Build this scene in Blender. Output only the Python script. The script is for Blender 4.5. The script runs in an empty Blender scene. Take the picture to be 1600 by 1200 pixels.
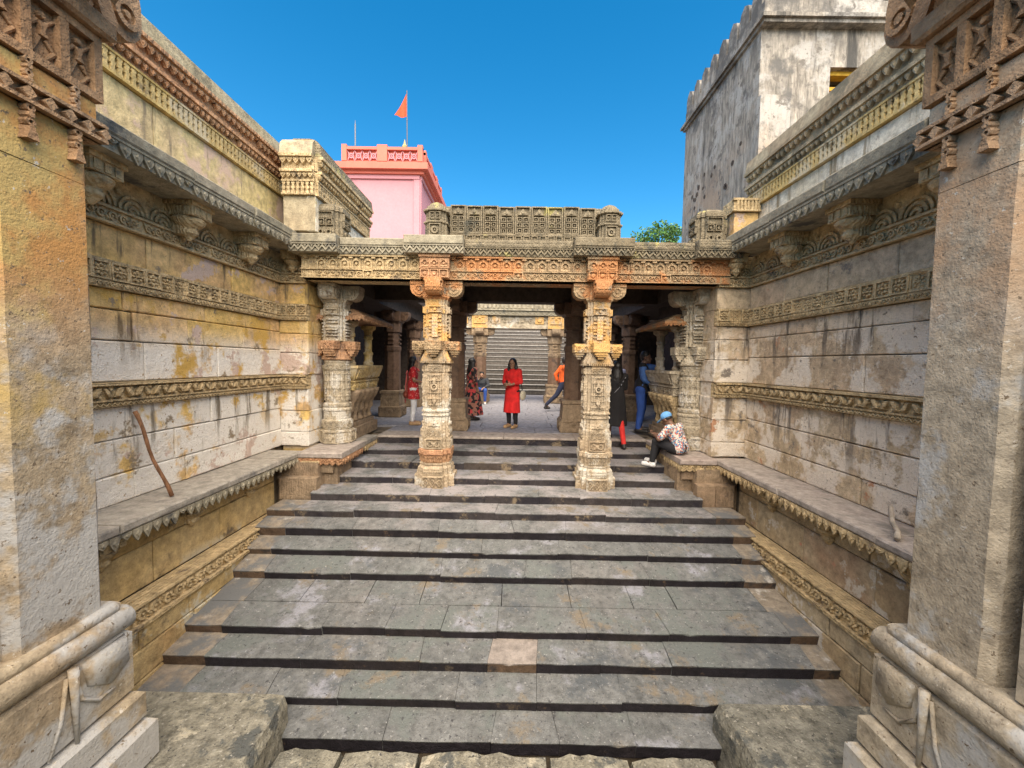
import bpy, bmesh, math, random
from mathutils import Vector, Matrix
R = random.Random(7)
rad = math.radians
scene = bpy.context.scene
COL = scene.collection

# ------------------------------------------------------------------ camera, sky, sun, exposure
FPX, HEYE, YH, XV, ROLL = 620.0, 1.5, 568.0, 803.0, 0.0175
def camera():
    p = math.atan((600 - YH) / FPX); a = math.atan((XV - 800) / FPX)
    fw = Vector((0, math.cos(p), -math.sin(p))); rt = Vector((1, 0, 0)); up = rt.cross(fw)
    M = Matrix.Rotation(a, 3, 'Z'); fw, rt, up = M @ fw, M @ rt, M @ up
    c, s = math.cos(ROLL), math.sin(ROLL)
    rt, up = c * rt + s * up, -s * rt + c * up
    cd = bpy.data.cameras.new('camera'); cd.sensor_width = 36; cd.sensor_fit = 'HORIZONTAL'
    cd.lens = FPX / 1600 * 36; cd.clip_start = 0.05; cd.clip_end = 3000
    o = bpy.data.objects.new('camera', cd); COL.objects.link(o)
    m = Matrix((rt, up, -fw)).transposed().to_4x4(); m.translation = (0, 0, HEYE); o.matrix_world = m
    scene.camera = o
camera()
SUN_EL, SUN_AZ = 50.0, 173.0      # degrees; azimuth clockwise from +Y (behind the camera)
def light():
    w = bpy.data.worlds.new('World'); scene.world = w; w.use_nodes = True
    nt = w.node_tree; nt.nodes.clear()
    out = nt.nodes.new('ShaderNodeOutputWorld'); bg = nt.nodes.new('ShaderNodeBackground')
    sky = nt.nodes.new('ShaderNodeTexSky'); sky.sky_type = 'NISHITA'; sky.sun_disc = False
    sky.sun_elevation = rad(SUN_EL); sky.sun_rotation = rad(SUN_AZ)
    sky.air_density = 1.0; sky.dust_density = 0.3; sky.ozone_density = 2.2; sky.altitude = 60
    hs = nt.nodes.new('ShaderNodeHueSaturation'); hs.inputs['Saturation'].default_value = 1.42; hs.inputs['Hue'].default_value = .489
    nt.links.new(sky.outputs[0], hs.inputs['Color']); nt.links.new(hs.outputs[0], bg.inputs[0])
    bg.inputs[1].default_value = 0.095
    nt.links.new(bg.outputs[0], out.inputs[0])
    sd = bpy.data.lights.new('sun', 'SUN'); sd.energy = 4.9; sd.angle = rad(84); sd.color = (1.0, 0.84, 0.63)
    so = bpy.data.objects.new('sun', sd); COL.objects.link(so)
    el, az = rad(SUN_EL), rad(SUN_AZ)
    d = Vector((math.sin(az) * math.cos(el), math.cos(az) * math.cos(el), math.sin(el)))
    so.rotation_euler = d.to_track_quat('Z', 'Y').to_euler(); so.location = d * 60
    vs = scene.view_settings; vs.view_transform = 'Standard'; vs.look = 'None'; vs.gamma = 1; vs.exposure = 1.38
    vs.use_curve_mapping = False
light()
scene.cycles.max_bounces = 5; scene.cycles.diffuse_bounces = 4; scene.cycles.glossy_bounces = 2

# ------------------------------------------------------------------ helpers
class Fr:                                   # a face frame: u along, v up, n out of the face
    def __init__(s, o, u, n, v=(0, 0, 1)):
        s.o, s.u, s.v, s.n = Vector(o), Vector(u), Vector(v), Vector(n)
    def p(s, a, b, c): return s.o + s.u * a + s.v * b + s.n * c
    def mat(s, a, b, c):
        u = s.u if s.u.cross(s.v).dot(s.n) > 0 else -s.u
        m = Matrix((u, s.v, s.n)).transposed().to_4x4(); m.translation = s.p(a, b, c); return m
LOC = Fr((0, 0, 0), (1, 0, 0), (0, 0, 1), (0, 1, 0))
WORLD = Fr((0, 0, 0), (1, 0, 0), (0, -1, 0))
class MB:
    def __init__(s): s.V = []; s.F = []; s.M = []; s.mi = 0
    def add(s, vs, fs):
        b = len(s.V); s.V += [tuple(v) for v in vs]; s.F += [tuple(b + i for i in f) for f in fs]; s.M += [s.mi] * len(fs)
    def box(s, x0, x1, y0, y1, z0, z1):
        s.add([(x0, y0, z0), (x1, y0, z0), (x1, y1, z0), (x0, y1, z0), (x0, y0, z1), (x1, y0, z1), (x1, y1, z1), (x0, y1, z1)],
              [(0, 3, 2, 1), (4, 5, 6, 7), (0, 1, 5, 4), (1, 2, 6, 5), (2, 3, 7, 6), (3, 0, 4, 7)])
    def fbox(s, f, u0, u1, v0, v1, n0, n1):
        s.prism(f, [(u0, v0), (u1, v0), (u1, v1), (u0, v1)], n0, n1)
    def prism(s, f, pts, n0, n1, bev=0.0):     # polygon in (u,v) extruded from n0 to n1, bev shrinks the outer face
        k = len(pts)
        if bev:
            cu = sum(p[0] for p in pts) / k; cv = sum(p[1] for p in pts) / k
            q = [(cu + (a - cu) * (1 - bev), cv + (b - cv) * (1 - bev)) for a, b in pts]
        else: q = pts
        vs = [f.p(a, b, n0) for a, b in pts] + [f.p(a, b, n1) for a, b in q]
        s.add(vs, [tuple(range(k))[::-1], tuple(range(k, 2 * k))] + [(i, (i + 1) % k, k + (i + 1) % k, k + i) for i in range(k)])
    def block(s, f, u0, u1, v0, v1, n0, n1, bev=.012, jit=.0):   # dressed stone with a chamfered, slightly uneven face
        j = lambda: R.uniform(-jit, jit)
        b = min(bev, (u1 - u0) * .3, (v1 - v0) * .3)
        c = [(u0, v0), (u1, v0), (u1, v1), (u0, v1)]; sg = [(1, 1), (-1, 1), (-1, -1), (1, -1)]
        vs = [f.p(a, d, n0) for a, d in c]
        vs += [f.p(a + g[0] * abs(j()) * .5, d + g[1] * abs(j()) * .5, n1 - b) for (a, d), g in zip(c, sg)]
        vs += [f.p(a + g[0] * (b + abs(j())), d + g[1] * (b + abs(j())), n1 + j()) for (a, d), g in zip(c, sg)]
        fs = [(3, 2, 1, 0), (8, 9, 10, 11)]
        for k in (0, 4): fs += [(k + i, k + (i + 1) % 4, k + 4 + (i + 1) % 4, k + 4 + i) for i in range(4)]
        s.add(vs, fs)
    def loft(s, rings, cap=True):
        k = len(rings[0]); vs = [p for r in rings for p in r]; fs = []
        for a in range(len(rings) - 1):
            fs += [(a * k + i, a * k + (i + 1) % k, (a + 1) * k + (i + 1) % k, (a + 1) * k + i) for i in range(k)]
        if cap: fs += [tuple(range(k))[::-1], tuple(range((len(rings) - 1) * k, len(rings) * k))]
        s.add(vs, fs)
    def ring(s, f, cu, cv, r0, r1, n0, n1, seg=10, a0=0, a1=2 * math.pi):
        full = abs(a1 - a0 - 2 * math.pi) < 1e-6; m = seg if full else seg + 1
        vs = []
        for i in range(m):
            t = a0 + (a1 - a0) * i / seg; c, d = math.cos(t), math.sin(t)
            vs += [f.p(cu + r0 * c, cv + r0 * d, n0), f.p(cu + r0 * c, cv + r0 * d, n1), f.p(cu + r1 * c, cv + r1 * d, n1), f.p(cu + r1 * c, cv + r1 * d, n0)]
        fs = []
        for i in range(seg):
            a, b = i * 4, ((i + 1) % m) * 4
            for q in range(4): fs.append((a + q, a + (q + 1) % 4, b + (q + 1) % 4, b + q))
        if not full: fs += [(0, 1, 2, 3), (4 * m - 1, 4 * m - 2, 4 * m - 3, 4 * m - 4)]
        s.add(vs, fs)
    def disc(s, f, cu, cv, r, n0, n1, seg=8, bev=.3, rot=0.0):
        s.prism(f, [(cu + r * math.cos(rot + 2 * math.pi * i / seg), cv + r * math.sin(rot + 2 * math.pi * i / seg)) for i in range(seg)], n0, n1, bev)
    def tube(s, pts, rs, seg=8):
        rings = []
        for i, p in enumerate(pts):
            p = Vector(p); a = Vector(pts[max(i - 1, 0)]); b = Vector(pts[min(i + 1, len(pts) - 1)]); t = (b - a).normalized()
            x = t.cross(Vector((0, 0, 1)) if abs(t.z) < .9 else Vector((1, 0, 0))).normalized(); y = t.cross(x)
            r = rs[i] if isinstance(rs, (list, tuple)) else rs
            rings.append([p + x * r * math.cos(2 * math.pi * k / seg) + y * r * math.sin(2 * math.pi * k / seg) for k in range(seg)])
        s.loft(rings)
    def mesh(s, name, mats):
        me = bpy.data.meshes.new(name); me.from_pydata(s.V, [], s.F)
        for m in (mats if isinstance(mats, (list, tuple)) else [mats]): me.materials.append(m)
        if any(s.M): me.polygons.foreach_set('material_index', s.M)
        bm = bmesh.new(); bm.from_mesh(me); bmesh.ops.recalc_face_normals(bm, faces=bm.faces); bm.to_mesh(me); bm.free()
        return me
    def build(s, name, mats, parent=None, smooth=False):
        me = s.mesh(name, mats)
        if smooth:
            for p in me.polygons: p.use_smooth = True
        return link(name, me, parent)
def link(name, me, parent=None, mat=None):
    o = bpy.data.objects.new(name, me); COL.objects.link(o)
    if parent is not None: o.parent = parent
    if mat is not None:
        o.matrix_parent_inverse = Matrix(); o.matrix_basis = (parent_world(parent).inverted() @ mat) if parent is not None else mat
    return o
def parent_world(o):
    m = Matrix()
    while o is not None: m = o.matrix_basis @ m; o = o.parent
    return m
def thing(name, label, cat, group=None, loc=(0, 0, 0)):
    o = bpy.data.objects.new(name, None); COL.objects.link(o); o.empty_display_size = .1; o.location = loc
    o['label'] = label; o['category'] = cat
    if group: o['group'] = group
    return o
def tag(o, label, cat, group=None):
    o['label'] = label; o['category'] = cat
    if group: o['group'] = group
    return o
def struct(o): o['kind'] = 'structure'; return o

# ------------------------------------------------------------------ materials
def nd(nt, t, **kw):
    n = nt.nodes.new(t)
    for k, v in kw.items():
        if k in n.inputs: n.inputs[k].default_value = v
        else: setattr(n, k, v)
    return n
def mixc(nt, a, b, fac, mode='MIX'):
    m = nt.nodes.new('ShaderNodeMix'); m.data_type = 'RGBA'; m.blend_type = mode; m.clamp_factor = True
    for sock, v in ((m.inputs[0], fac), (m.inputs[6], a), (m.inputs[7], b)):
        if hasattr(v, 'links'): nt.links.new(v, sock)
        elif isinstance(v, (int, float)): sock.default_value = v
        else: sock.default_value = (*v, 1)
    return m.outputs[2]
def mth(nt, op, a, b=0.0, c=None):
    m = nt.nodes.new('ShaderNodeMath'); m.operation = op
    for i, v in enumerate([a, b] + ([c] if c is not None else [])):
        if hasattr(v, 'links'): nt.links.new(v, m.inputs[i])
        else: m.inputs[i].default_value = v
    return m.outputs[0]
def mrange(nt, v, a, b, lo=0.0, hi=1.0, smooth=True):
    m = nt.nodes.new('ShaderNodeMapRange'); m.clamp = True
    if smooth: m.interpolation_type = 'SMOOTHSTEP'
    nt.links.new(v, m.inputs[0]); m.inputs[1].default_value = a; m.inputs[2].default_value = b
    m.inputs[3].default_value = lo; m.inputs[4].default_value = hi
    return m.outputs[0]
def stone(name, cols, patches=(), bump=.5, var=.55, nscale=1.3, carve=0.0, rough=.85, pits=1.0, contrast=1.0, stretch=None, carve_scale=16):
    """Sandstone: palette by block and by slow noise, grain, stains with their own shape, fine relief.
    patches: (colour, noise scale, lo, hi, (z0,z1,z2,z3) or None, offset)"""
    m = bpy.data.materials.new(name); m.use_nodes = True; nt = m.node_tree
    bs = nt.nodes['Principled BSDF']; L = nt.links.new
    geo = nd(nt, 'ShaderNodeNewGeometry'); pos = geo.outputs['Position']
    oi = nd(nt, 'ShaderNodeObjectInfo'); sep = nd(nt, 'ShaderNodeSeparateXYZ'); L(pos, sep.inputs[0])
    def noise(sc, det=3, ro=.6, off=(0, 0, 0), scl=None):
        n = nd(nt, 'ShaderNodeTexNoise', Scale=sc, Detail=det, Roughness=ro)
        mp = nd(nt, 'ShaderNodeMapping'); mp.inputs['Location'].default_value = off
        if scl: mp.inputs['Scale'].default_value = scl
        L(pos, mp.inputs[0]); L(mp.outputs[0], n.inputs[0]); return n.outputs[0]
    n1 = noise(nscale, 2, .6, (3, 1, 2)); n2 = noise(9, 5, .72, scl=stretch); n3 = noise(55, 1.5, .7)
    fac = mth(nt, 'ADD', mth(nt, 'MULTIPLY', oi.outputs['Random'], var), mth(nt, 'MULTIPLY', mrange(nt, n1, .3, .7, 0, 1, False), 1 - var))
    cr = nd(nt, 'ShaderNodeValToRGB'); e = cr.color_ramp.elements
    while len(e) < len(cols): e.new(.5)
    for i, c in enumerate(cols): e[i].position = i / max(1, len(cols) - 1); e[i].color = (*c, 1)
    L(fac, cr.inputs[0]); col = cr.outputs[0]
    g = mrange(nt, n2, .28, .72, 1 - .5 * contrast, 1 + .28 * contrast, False)
    gc = nd(nt, 'ShaderNodeCombineColor'); [L(g, gc.inputs[i]) for i in range(3)]
    col = mixc(nt, col, gc.outputs[0], 1.0, 'MULTIPLY')
    for k, pt in enumerate(patches):
        pc, sc, lo, hi, zr, off = pt[:6]
        msk = mrange(nt, noise(sc, 5, .70, (off, off * 2 + 1, off * .5), pt[6] if len(pt) > 6 else None), lo, hi)
        if zr:
            z = sep.outputs[2]
            msk = mth(nt, 'MULTIPLY', msk, mth(nt, 'MULTIPLY', mrange(nt, z, zr[0], zr[1]), mrange(nt, z, zr[2], zr[3], 1, 0)))
        col = mixc(nt, col, pc, msk)
    sp = mrange(nt, n3, .56, .75, 0, .35)
    col = mixc(nt, col, tuple(.35 * c for c in cols[0]), sp)
    L(col, bs.inputs['Base Color']); bs.inputs['Roughness'].default_value = rough; bs.inputs['Specular IOR Level'].default_value = .25
    vor = nd(nt, 'ShaderNodeTexVoronoi', Scale=38.0); L(pos, vor.inputs['Vector'])
    pit = mrange(nt, vor.outputs['Distance'], .05, .32, 0, 1)
    h = mth(nt, 'ADD', mth(nt, 'MULTIPLY', n2, 1.6), mth(nt, 'ADD', mth(nt, 'MULTIPLY', n3, .45), mth(nt, 'MULTIPLY', pit, .22 * pits)))
    b1 = nd(nt, 'ShaderNodeBump', Strength=bump, Distance=.02); L(h, b1.inputs['Height'])
    last = b1
    if carve:
        v2 = nd(nt, 'ShaderNodeTexVoronoi', Scale=float(carve_scale), Randomness=.35, distance='CHEBYCHEV'); L(pos, v2.inputs['Vector'])
        w = nd(nt, 'ShaderNodeTexWave', Scale=carve_scale * .5, Distortion=7.0, Detail=1.0); L(pos, w.inputs[0])
        hh = mth(nt, 'ADD', mrange(nt, v2.outputs['Distance'], .15, .5, 1, 0), mth(nt, 'MULTIPLY', w.outputs[1], .7))
        b2 = nd(nt, 'ShaderNodeBump', Strength=carve, Distance=.03); L(hh, b2.inputs['Height']); L(b1.outputs[0], b2.inputs['Normal']); last = b2
    L(last.outputs[0], bs.inputs['Normal'])
    return m
def plain(name, c, rough=.7, var=.25, sc=20.0, bump=.1, metal=0.0):
    m = bpy.data.materials.new(name); m.use_nodes = True; nt = m.node_tree; bs = nt.nodes['Principled BSDF']
    tc = nd(nt, 'ShaderNodeTexCoord'); n = nd(nt, 'ShaderNodeTexNoise', Scale=sc, Detail=4.0); nt.links.new(tc.outputs['Object'], n.inputs[0])
    f = mrange(nt, n.outputs[0], .3, .7, 1 - var, 1 + var, False)
    gc = nd(nt, 'ShaderNodeCombineColor'); [nt.links.new(f, gc.inputs[i]) for i in range(3)]
    nt.links.new(mixc(nt, c, gc.outputs[0], 1.0, 'MULTIPLY'), bs.inputs['Base Color'])
    bs.inputs['Roughness'].default_value = rough; bs.inputs['Metallic'].default_value = metal
    b = nd(nt, 'ShaderNodeBump', Strength=bump, Distance=.01); nt.links.new(n.outputs[0], b.inputs['Height']); nt.links.new(b.outputs[0], bs.inputs['Normal'])
    return m
WHITE = (.62, .61, .60); OCH = (.56, .36, .10); PINK = (.52, .36, .27)
M = {}
M['wallL'] = stone('golden_sandstone', [(.60, .41, .14), (.72, .50, .18), (.66, .44, .22), (.74, .55, .26)],
    patches=[((.74, .70, .64), 1.0, .40, .47, (-.1, .05, 1.5, 1.95), 2.0), (OCH, 1.6, .55, .64, (.3, .9, 2.2, 2.6), 5.0), ((.54, .42, .36), 1.4, .57, .62, None, 8.0), ((.26, .21, .15), 2.6, .60, .67, None, 11.0), ((.30, .2, .09), 16, .63, .68, None, 2.0), ((.17, .12, .07), 5.0, .54, .66, (1.2, 1.95, 2.2, 2.25), 3.0, (1, 1, .12)), ((.20, .17, .13), 5.0, .53, .66, (.1, .8, 1.0, 1.05), 6.0, (1, 1, .12)), ((.19, .14, .08), 5.0, .56, .66, (2.4, 2.6, 2.8, 2.85), 9.0, (1, 1, .12))], bump=.75)
M['wallR'] = stone('grey_beige_sandstone', [(.48, .37, .24), (.60, .48, .33), (.56, .43, .30), (.63, .53, .38)],
    patches=[((.74, .66, .56), 1.5, .45, .52, (-.1, .05, 1.6, 2.4), 1.0), ((.46, .36, .13), 1.3, .60, .67, (1.4, 1.8, 2.2, 2.5), 4.0), ((.50, .27, .16), 2.0, .65, .69, None, 9.0), ((.22, .19, .16), 2.6, .60, .67, None, 13.0), ((.24, .19, .14), 16, .62, .67, None, 2.0), ((.16, .13, .10), 5.0, .54, .66, (1.2, 1.95, 2.2, 2.25), 3.0, (1, 1, .12)), ((.20, .17, .14), 5.0, .54, .66, (.1, .8, 1.0, 1.05), 6.0, (1, 1, .12))], bump=.9)
M['lowL'] = stone('ochre_damp_sandstone', [(.34, .22, .09), (.47, .33, .14), (.52, .39, .20), (.40, .25, .11)], patches=[((.50, .46, .36), 1.8, .52, .6, (-2.5, -2.4, -.9, -.7), 3.0), ((.5, .22, .1), 2.2, .62, .7, None, 6.0), ((.13, .1, .07), 2.2, .58, .70, None, 2.0)], bump=.6)
M['lowR'] = stone('brown_damp_sandstone', [(.34, .25, .16), (.44, .34, .21), (.48, .40, .28), (.40, .27, .18)], patches=[((.50, .21, .14), 1.2, .58, .63, (-.9, -.7, -.3, -.15), 3.5), ((.56, .52, .46), 2.0, .57, .63, None, 7.0), ((.12, .1, .08), 2.2, .58, .70, None, 2.0)], bump=.7)
M['plasterL'] = stone('yellow_plaster', [(.62, .50, .22), (.66, .53, .28), (.62, .46, .30)], patches=[((.60, .44, .34), .9, .52, .6, None, 4.0), ((.40, .32, .18), 3.0, .62, .7, None, 1.0), ((.26, .21, .14), 4.0, .53, .66, (3.3, 3.6, 4.2, 4.25), 3.0, (1, 1, .12))], bump=.45, var=.3)
M['plasterR'] = stone('cream_plaster', [(.64, .58, .46), (.70, .65, .55), (.66, .58, .43)], patches=[((.56, .44, .20), 1.3, .60, .66, None, 4.0), ((.36, .32, .26), 3.0, .62, .7, None, 1.0), ((.26, .21, .14), 4.0, .53, .66, (3.3, 3.6, 4.2, 4.25), 3.0, (1, 1, .12))], bump=.5, var=.3)
M['coping'] = stone('weathered_coping_stone', [(.36, .30, .18), (.42, .36, .25), (.38, .28, .18)], patches=[((.16, .14, .10), 1.6, .52, .66, None, 4.0), ((.5, .24, .12), .8, .54, .62, (4.9, 5.0, 9, 9.1), 7.0)], bump=.5)
M['trim'] = stone('carved_trim_stone', [(.48, .35, .19), (.56, .43, .25), (.51, .38, .21)], patches=[((.18, .14, .1), 3.0, .58, .70, None, 4.0)], bump=.5, carve=.45)
M['trimred'] = stone('terracotta_washed_trim', [(.46, .24, .13), (.50, .30, .17), (.42, .20, .12)], patches=[((.24, .15, .1), 3.0, .58, .70, None, 4.0)], bump=.5, carve=.45)
M['gold'] = stone('gilded_yellow_trim', [(.50, .36, .13), (.56, .42, .19), (.50, .38, .20)], patches=[((.52, .44, .30), 1.2, .50, .58, None, 3.0), ((.22, .17, .10), 4.0, .58, .66, None, 6.0)], bump=.5)
M['cornice'] = stone('grey_cornice_stone', [(.27, .24, .175), (.33, .295, .22), (.35, .305, .23)], patches=[((.10, .10, .095), 2.2, .55, .68, None, 4.0)], bump=.5)
M['ledgeL'] = stone('worn_grey_ledge_stone', [(.30, .27, .235), (.36, .33, .285), (.33, .29, .26)], patches=[((.17, .16, .15), 2.0, .55, .68, None, 3.0)], bump=.4)
M['ledgeR'] = stone('worn_pink_ledge_stone', [(.37, .32, .29), (.40, .35, .31), (.36, .29, .26)], patches=[((.2, .18, .16), 2.0, .55, .68, None, 3.0)], bump=.4)
M['pierL'] = stone('speckled_pier_sandstone', [(.36, .27, .17), (.44, .36, .25), (.40, .31, .21)], patches=[((.50, .26, .09), .8, .32, .50, (1.4, 2.2, 9, 9.5), 1.0), ((.50, .36, .14), 1.1, .48, .6, (.8, 1.4, 9, 9.5), 6.0), ((.46, .45, .43), 1.3, .46, .56, (-3, -2.9, 1.2, 1.9), 3.0), ((.17, .13, .09), 24, .62, .66, None, 3.0), ((.56, .52, .45), 19, .63, .67, None, 7.0)], bump=.42, var=.3, contrast=1.1, pits=.8)
M['pierR'] = stone('speckled_grey_pier_sandstone', [(.38, .31, .22), (.46, .40, .31), (.42, .36, .27)], patches=[((.47, .31, .19), .8, .40, .56, (1.3, 2.4, 9, 9.5), 1.0), ((.46, .46, .45), 1.3, .48, .58, (-3, -2.9, 1.3, 2.0), 3.0), ((.17, .13, .09), 24, .62, .66, None, 3.0), ((.56, .52, .45), 19, .63, .67, None, 7.0)], bump=.42, var=.3, contrast=1.1, pits=.8)
M['piercap'] = stone('red_brown_carved_sandstone', [(.34, .19, .10), (.40, .25, .14), (.42, .29, .19)], patches=[((.16, .11, .07), 2.4, .55, .68, None, 2.0)], bump=.8)
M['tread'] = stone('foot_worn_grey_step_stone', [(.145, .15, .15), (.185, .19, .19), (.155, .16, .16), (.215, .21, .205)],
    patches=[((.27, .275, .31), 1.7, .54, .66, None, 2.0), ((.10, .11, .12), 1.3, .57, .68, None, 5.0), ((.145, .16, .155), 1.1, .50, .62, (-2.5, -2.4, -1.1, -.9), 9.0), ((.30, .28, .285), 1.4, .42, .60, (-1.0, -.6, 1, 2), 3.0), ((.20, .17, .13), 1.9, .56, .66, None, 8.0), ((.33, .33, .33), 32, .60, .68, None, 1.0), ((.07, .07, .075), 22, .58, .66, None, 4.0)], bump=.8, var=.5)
M['treadwarm'] = stone('unworn_tan_step_stone', [(.24, .205, .165), (.29, .25, .20), (.26, .215, .17)], patches=[((.14, .145, .15), 1.6, .46, .58, None, 5.0), ((.45, .43, .40), 2.2, .60, .7, None, 3.0)], bump=.55)
M['riser'] = stone('near_black_riser_stone', [(.018, .015, .02), (.028, .024, .03), (.022, .019, .024), (.04, .032, .032)], patches=[((.10, .08, .06), 2.3, .62, .70, None, 2.0), ((.08, .055, .04), 5.0, .63, .70, None, 12.0)], bump=.7, rough=.75)  # upright step faces coloured far darker than the treads
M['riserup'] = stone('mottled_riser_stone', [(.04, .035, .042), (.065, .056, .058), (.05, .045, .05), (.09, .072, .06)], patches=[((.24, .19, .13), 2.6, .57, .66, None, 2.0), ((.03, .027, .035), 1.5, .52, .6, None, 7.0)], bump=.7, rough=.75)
M['riserwarm'] = stone('brown_riser_stone', [(.10, .07, .05), (.14, .095, .065), (.085, .06, .045)], patches=[((.05, .045, .045), 3.0, .52, .62, None, 2.0)], bump=.7)
M['patch'] = stone('new_pink_tan_slab', [(.27, .235, .215), (.30, .265, .24)], bump=.5)
M['rough'] = stone('lichened_rough_stone', [(.21, .205, .175), (.30, .28, .22), (.26, .245, .20)], patches=[((.44, .40, .31), 3.4, .57, .64, None, 2.0), ((.10, .105, .10), 2.6, .55, .64, None, 6.0), ((.40, .38, .33), 24, .60, .66, None, 4.0), ((.05, .05, .05), 20, .59, .66, None, 8.0)], bump=1.0, contrast=1.4)
M['floor'] = stone('pale_paving_stone', [(.27, .27, .30), (.32, .315, .345), (.29, .285, .31)], patches=[((.2, .195, .21), 2.0, .56, .68, None, 2.0)], bump=.35)
M['col'] = stone('cream_carved_sandstone', [(.43, .335, .225), (.50, .41, .295), (.46, .355, .24)], patches=[((.60, .56, .48), 2.0, .50, .60, (-1, -.9, .9, 1.4), 2.0), ((.60, .37, .14), 1.8, .44, .56, (1.3, 1.7, 3.4, 3.7), 6.0), ((.22, .17, .12), 3.5, .60, .70, None, 9.0)], bump=.6, carve=.4, carve_scale=20)
M['colB'] = stone('beige_carved_sandstone', [(.42, .35, .25), (.50, .43, .32), (.46, .38, .27)], patches=[((.58, .54, .47), 2.0, .55, .60, None, 2.0), ((.20, .16, .12), 3.5, .60, .68, None, 9.0)], bump=.6, carve=.4, carve_scale=20)
M['colhead'] = stone('warm_carved_lintel_stone', [(.36, .26, .155), (.43, .31, .185), (.39, .27, .16)], patches=[((.48, .23, .10), 1.1, .47, .57, None, 6.0), ((.22, .17, .12), 3.5, .60, .70, None, 9.0)], bump=.5, carve=.5, carve_scale=22)
M['dark'] = stone('dark_polished_column_stone', [(.14, .085, .055), (.19, .12, .08), (.16, .10, .07)], patches=[((.07, .05, .04), 3.0, .55, .66, None, 4.0)], bump=.3, rough=.6)
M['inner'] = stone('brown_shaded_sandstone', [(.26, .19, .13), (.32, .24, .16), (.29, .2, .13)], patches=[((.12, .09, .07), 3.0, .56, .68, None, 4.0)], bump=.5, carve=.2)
M['roofst'] = stone('grey_green_roof_carving', [(.19, .155, .10), (.25, .21, .145), (.22, .18, .12)], patches=[((.36, .32, .13), 1.6, .60, .68, None, 4.0), ((.1, .095, .075), 2.6, .56, .68, None, 9.0)], bump=.5, carve=.5, carve_scale=24)
M['soffit'] = stone('shade_dark_interior_stone', [(.07, .055, .045), (.10, .075, .06)], bump=.4)  # interior shade put into the colour of ceilings, aisle and back walls
M['pink'] = stone('pink_limewash', [(.52, .24, .275), (.56, .27, .305)], bump=.08, var=.3, contrast=.18, pits=0)
M['pinkdk'] = stone('salmon_limewash', [(.58, .16, .12), (.63, .19, .14)], bump=.08, var=.3, contrast=.18, pits=0)
M['tower'] = stone('peeling_lime_plaster', [(.29, .26, .225), (.36, .33, .29), (.32, .28, .235)], patches=[((.40, .385, .365), 1.3, .47, .60, (4.9, 6.0, 20, 21), 2.0), ((.13, .125, .12), 1.1, .54, .66, (4.0, 5.6, 20, 21), 5.0), ((.40, .30, .22), 1.0, .44, .58, (2, 2.1, 4.6, 6.2), 8.0), ((.17, .155, .14), 4.5, .56, .64, None, 12.0), ((.12, .115, .11), 1.5, .44, .62, (6.9, 7.4, 20, 21), 9.0), ((.07, .068, .065), 2.6, .52, .66, (4.6, 6.6, 20, 21), 4.0, (1, 1, .10))], bump=1.0, contrast=1.5, stretch=(1.6, 1.6, .3))
M['core'] = stone('joint_mortar', [(.17, .135, .095), (.22, .175, .125)], bump=.4)
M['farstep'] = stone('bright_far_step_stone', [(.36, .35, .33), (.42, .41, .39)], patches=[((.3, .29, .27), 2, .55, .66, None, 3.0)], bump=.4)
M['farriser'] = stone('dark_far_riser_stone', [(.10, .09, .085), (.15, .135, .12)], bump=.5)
M['wingold'] = stone('painted_yellow_window_wood', [(.55, .33, .04), (.60, .38, .06)], bump=.2)
M['wood'] = stone('weathered_brown_wood', [(.20, .09, .045), (.28, .15, .08)], bump=.5, stretch=(3, 3, .4), contrast=1.3)
M['palewood'] = stone('bleached_wood', [(.40, .33, .26), (.46, .40, .33)], bump=.5)
M['ground'] = stone('dusty_ground', [(.30, .24, .17), (.36, .30, .22)], bump=.4)

# ------------------------------------------------------------------ ornament kit (all real relief on a face frame)
def teeth(mb, f, u0, u1, vtop, h, pitch, n0, n1):             # pointed leaves hanging under a slab
    k = max(1, round((u1 - u0) / pitch)); p = (u1 - u0) / k
    for i in range(k):
        c = u0 + (i + .5) * p; e = p * .47 * R.uniform(.9, 1.0); hh = h * (R.uniform(.85, 1.06) if R.random() > .07 else R.uniform(.35, .6))
        mb.prism(f, [(c - e, vtop), (c + e, vtop), (c + e, vtop - hh * .35), (c + e * .55, vtop - hh * .7), (c, vtop - hh), (c - e * .55, vtop - hh * .7), (c - e, vtop - hh * .35)], n0, n1)
        mb.prism(f, [(c, vtop - hh * .12), (c + e * .5, vtop - hh * .42), (c, vtop - hh * .8), (c - e * .5, vtop - hh * .42)], n1, n1 + .012, .4)
def zigzag(mb, f, u0, u1, v0, v1, pitch, n0, n1, w=.35):     # a raised chevron line between v0 and v1
    k = max(1, round((u1 - u0) / pitch)); p = (u1 - u0) / k; t = (v1 - v0) * w
    for i in range(k):
        a = u0 + i * p; m = a + p / 2; b = a + p
        mb.prism(f, [(a, v1 - t), (a, v1), (m, v0 + t), (m, v0)], n0, n1)
        mb.prism(f, [(m, v0), (m, v0 + t), (b, v1), (b, v1 - t)], n0, n1)
        mb.prism(f, [(a + p * .24, v1), (m + p * .26, v1), (m, v0 + (v1 - v0) * .55)], n0, n1 - .004, .3)
def dentils(mb, f, u0, u1, v0, v1, pitch, n0, n1, duty=.6):
    k = max(1, round((u1 - u0) / pitch)); p = (u1 - u0) / k
    for i in range(k): mb.fbox(f, u0 + (i + .5 - duty / 2) * p, u0 + (i + .5 + duty / 2) * p, v0, v1, n0, n1)
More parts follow.
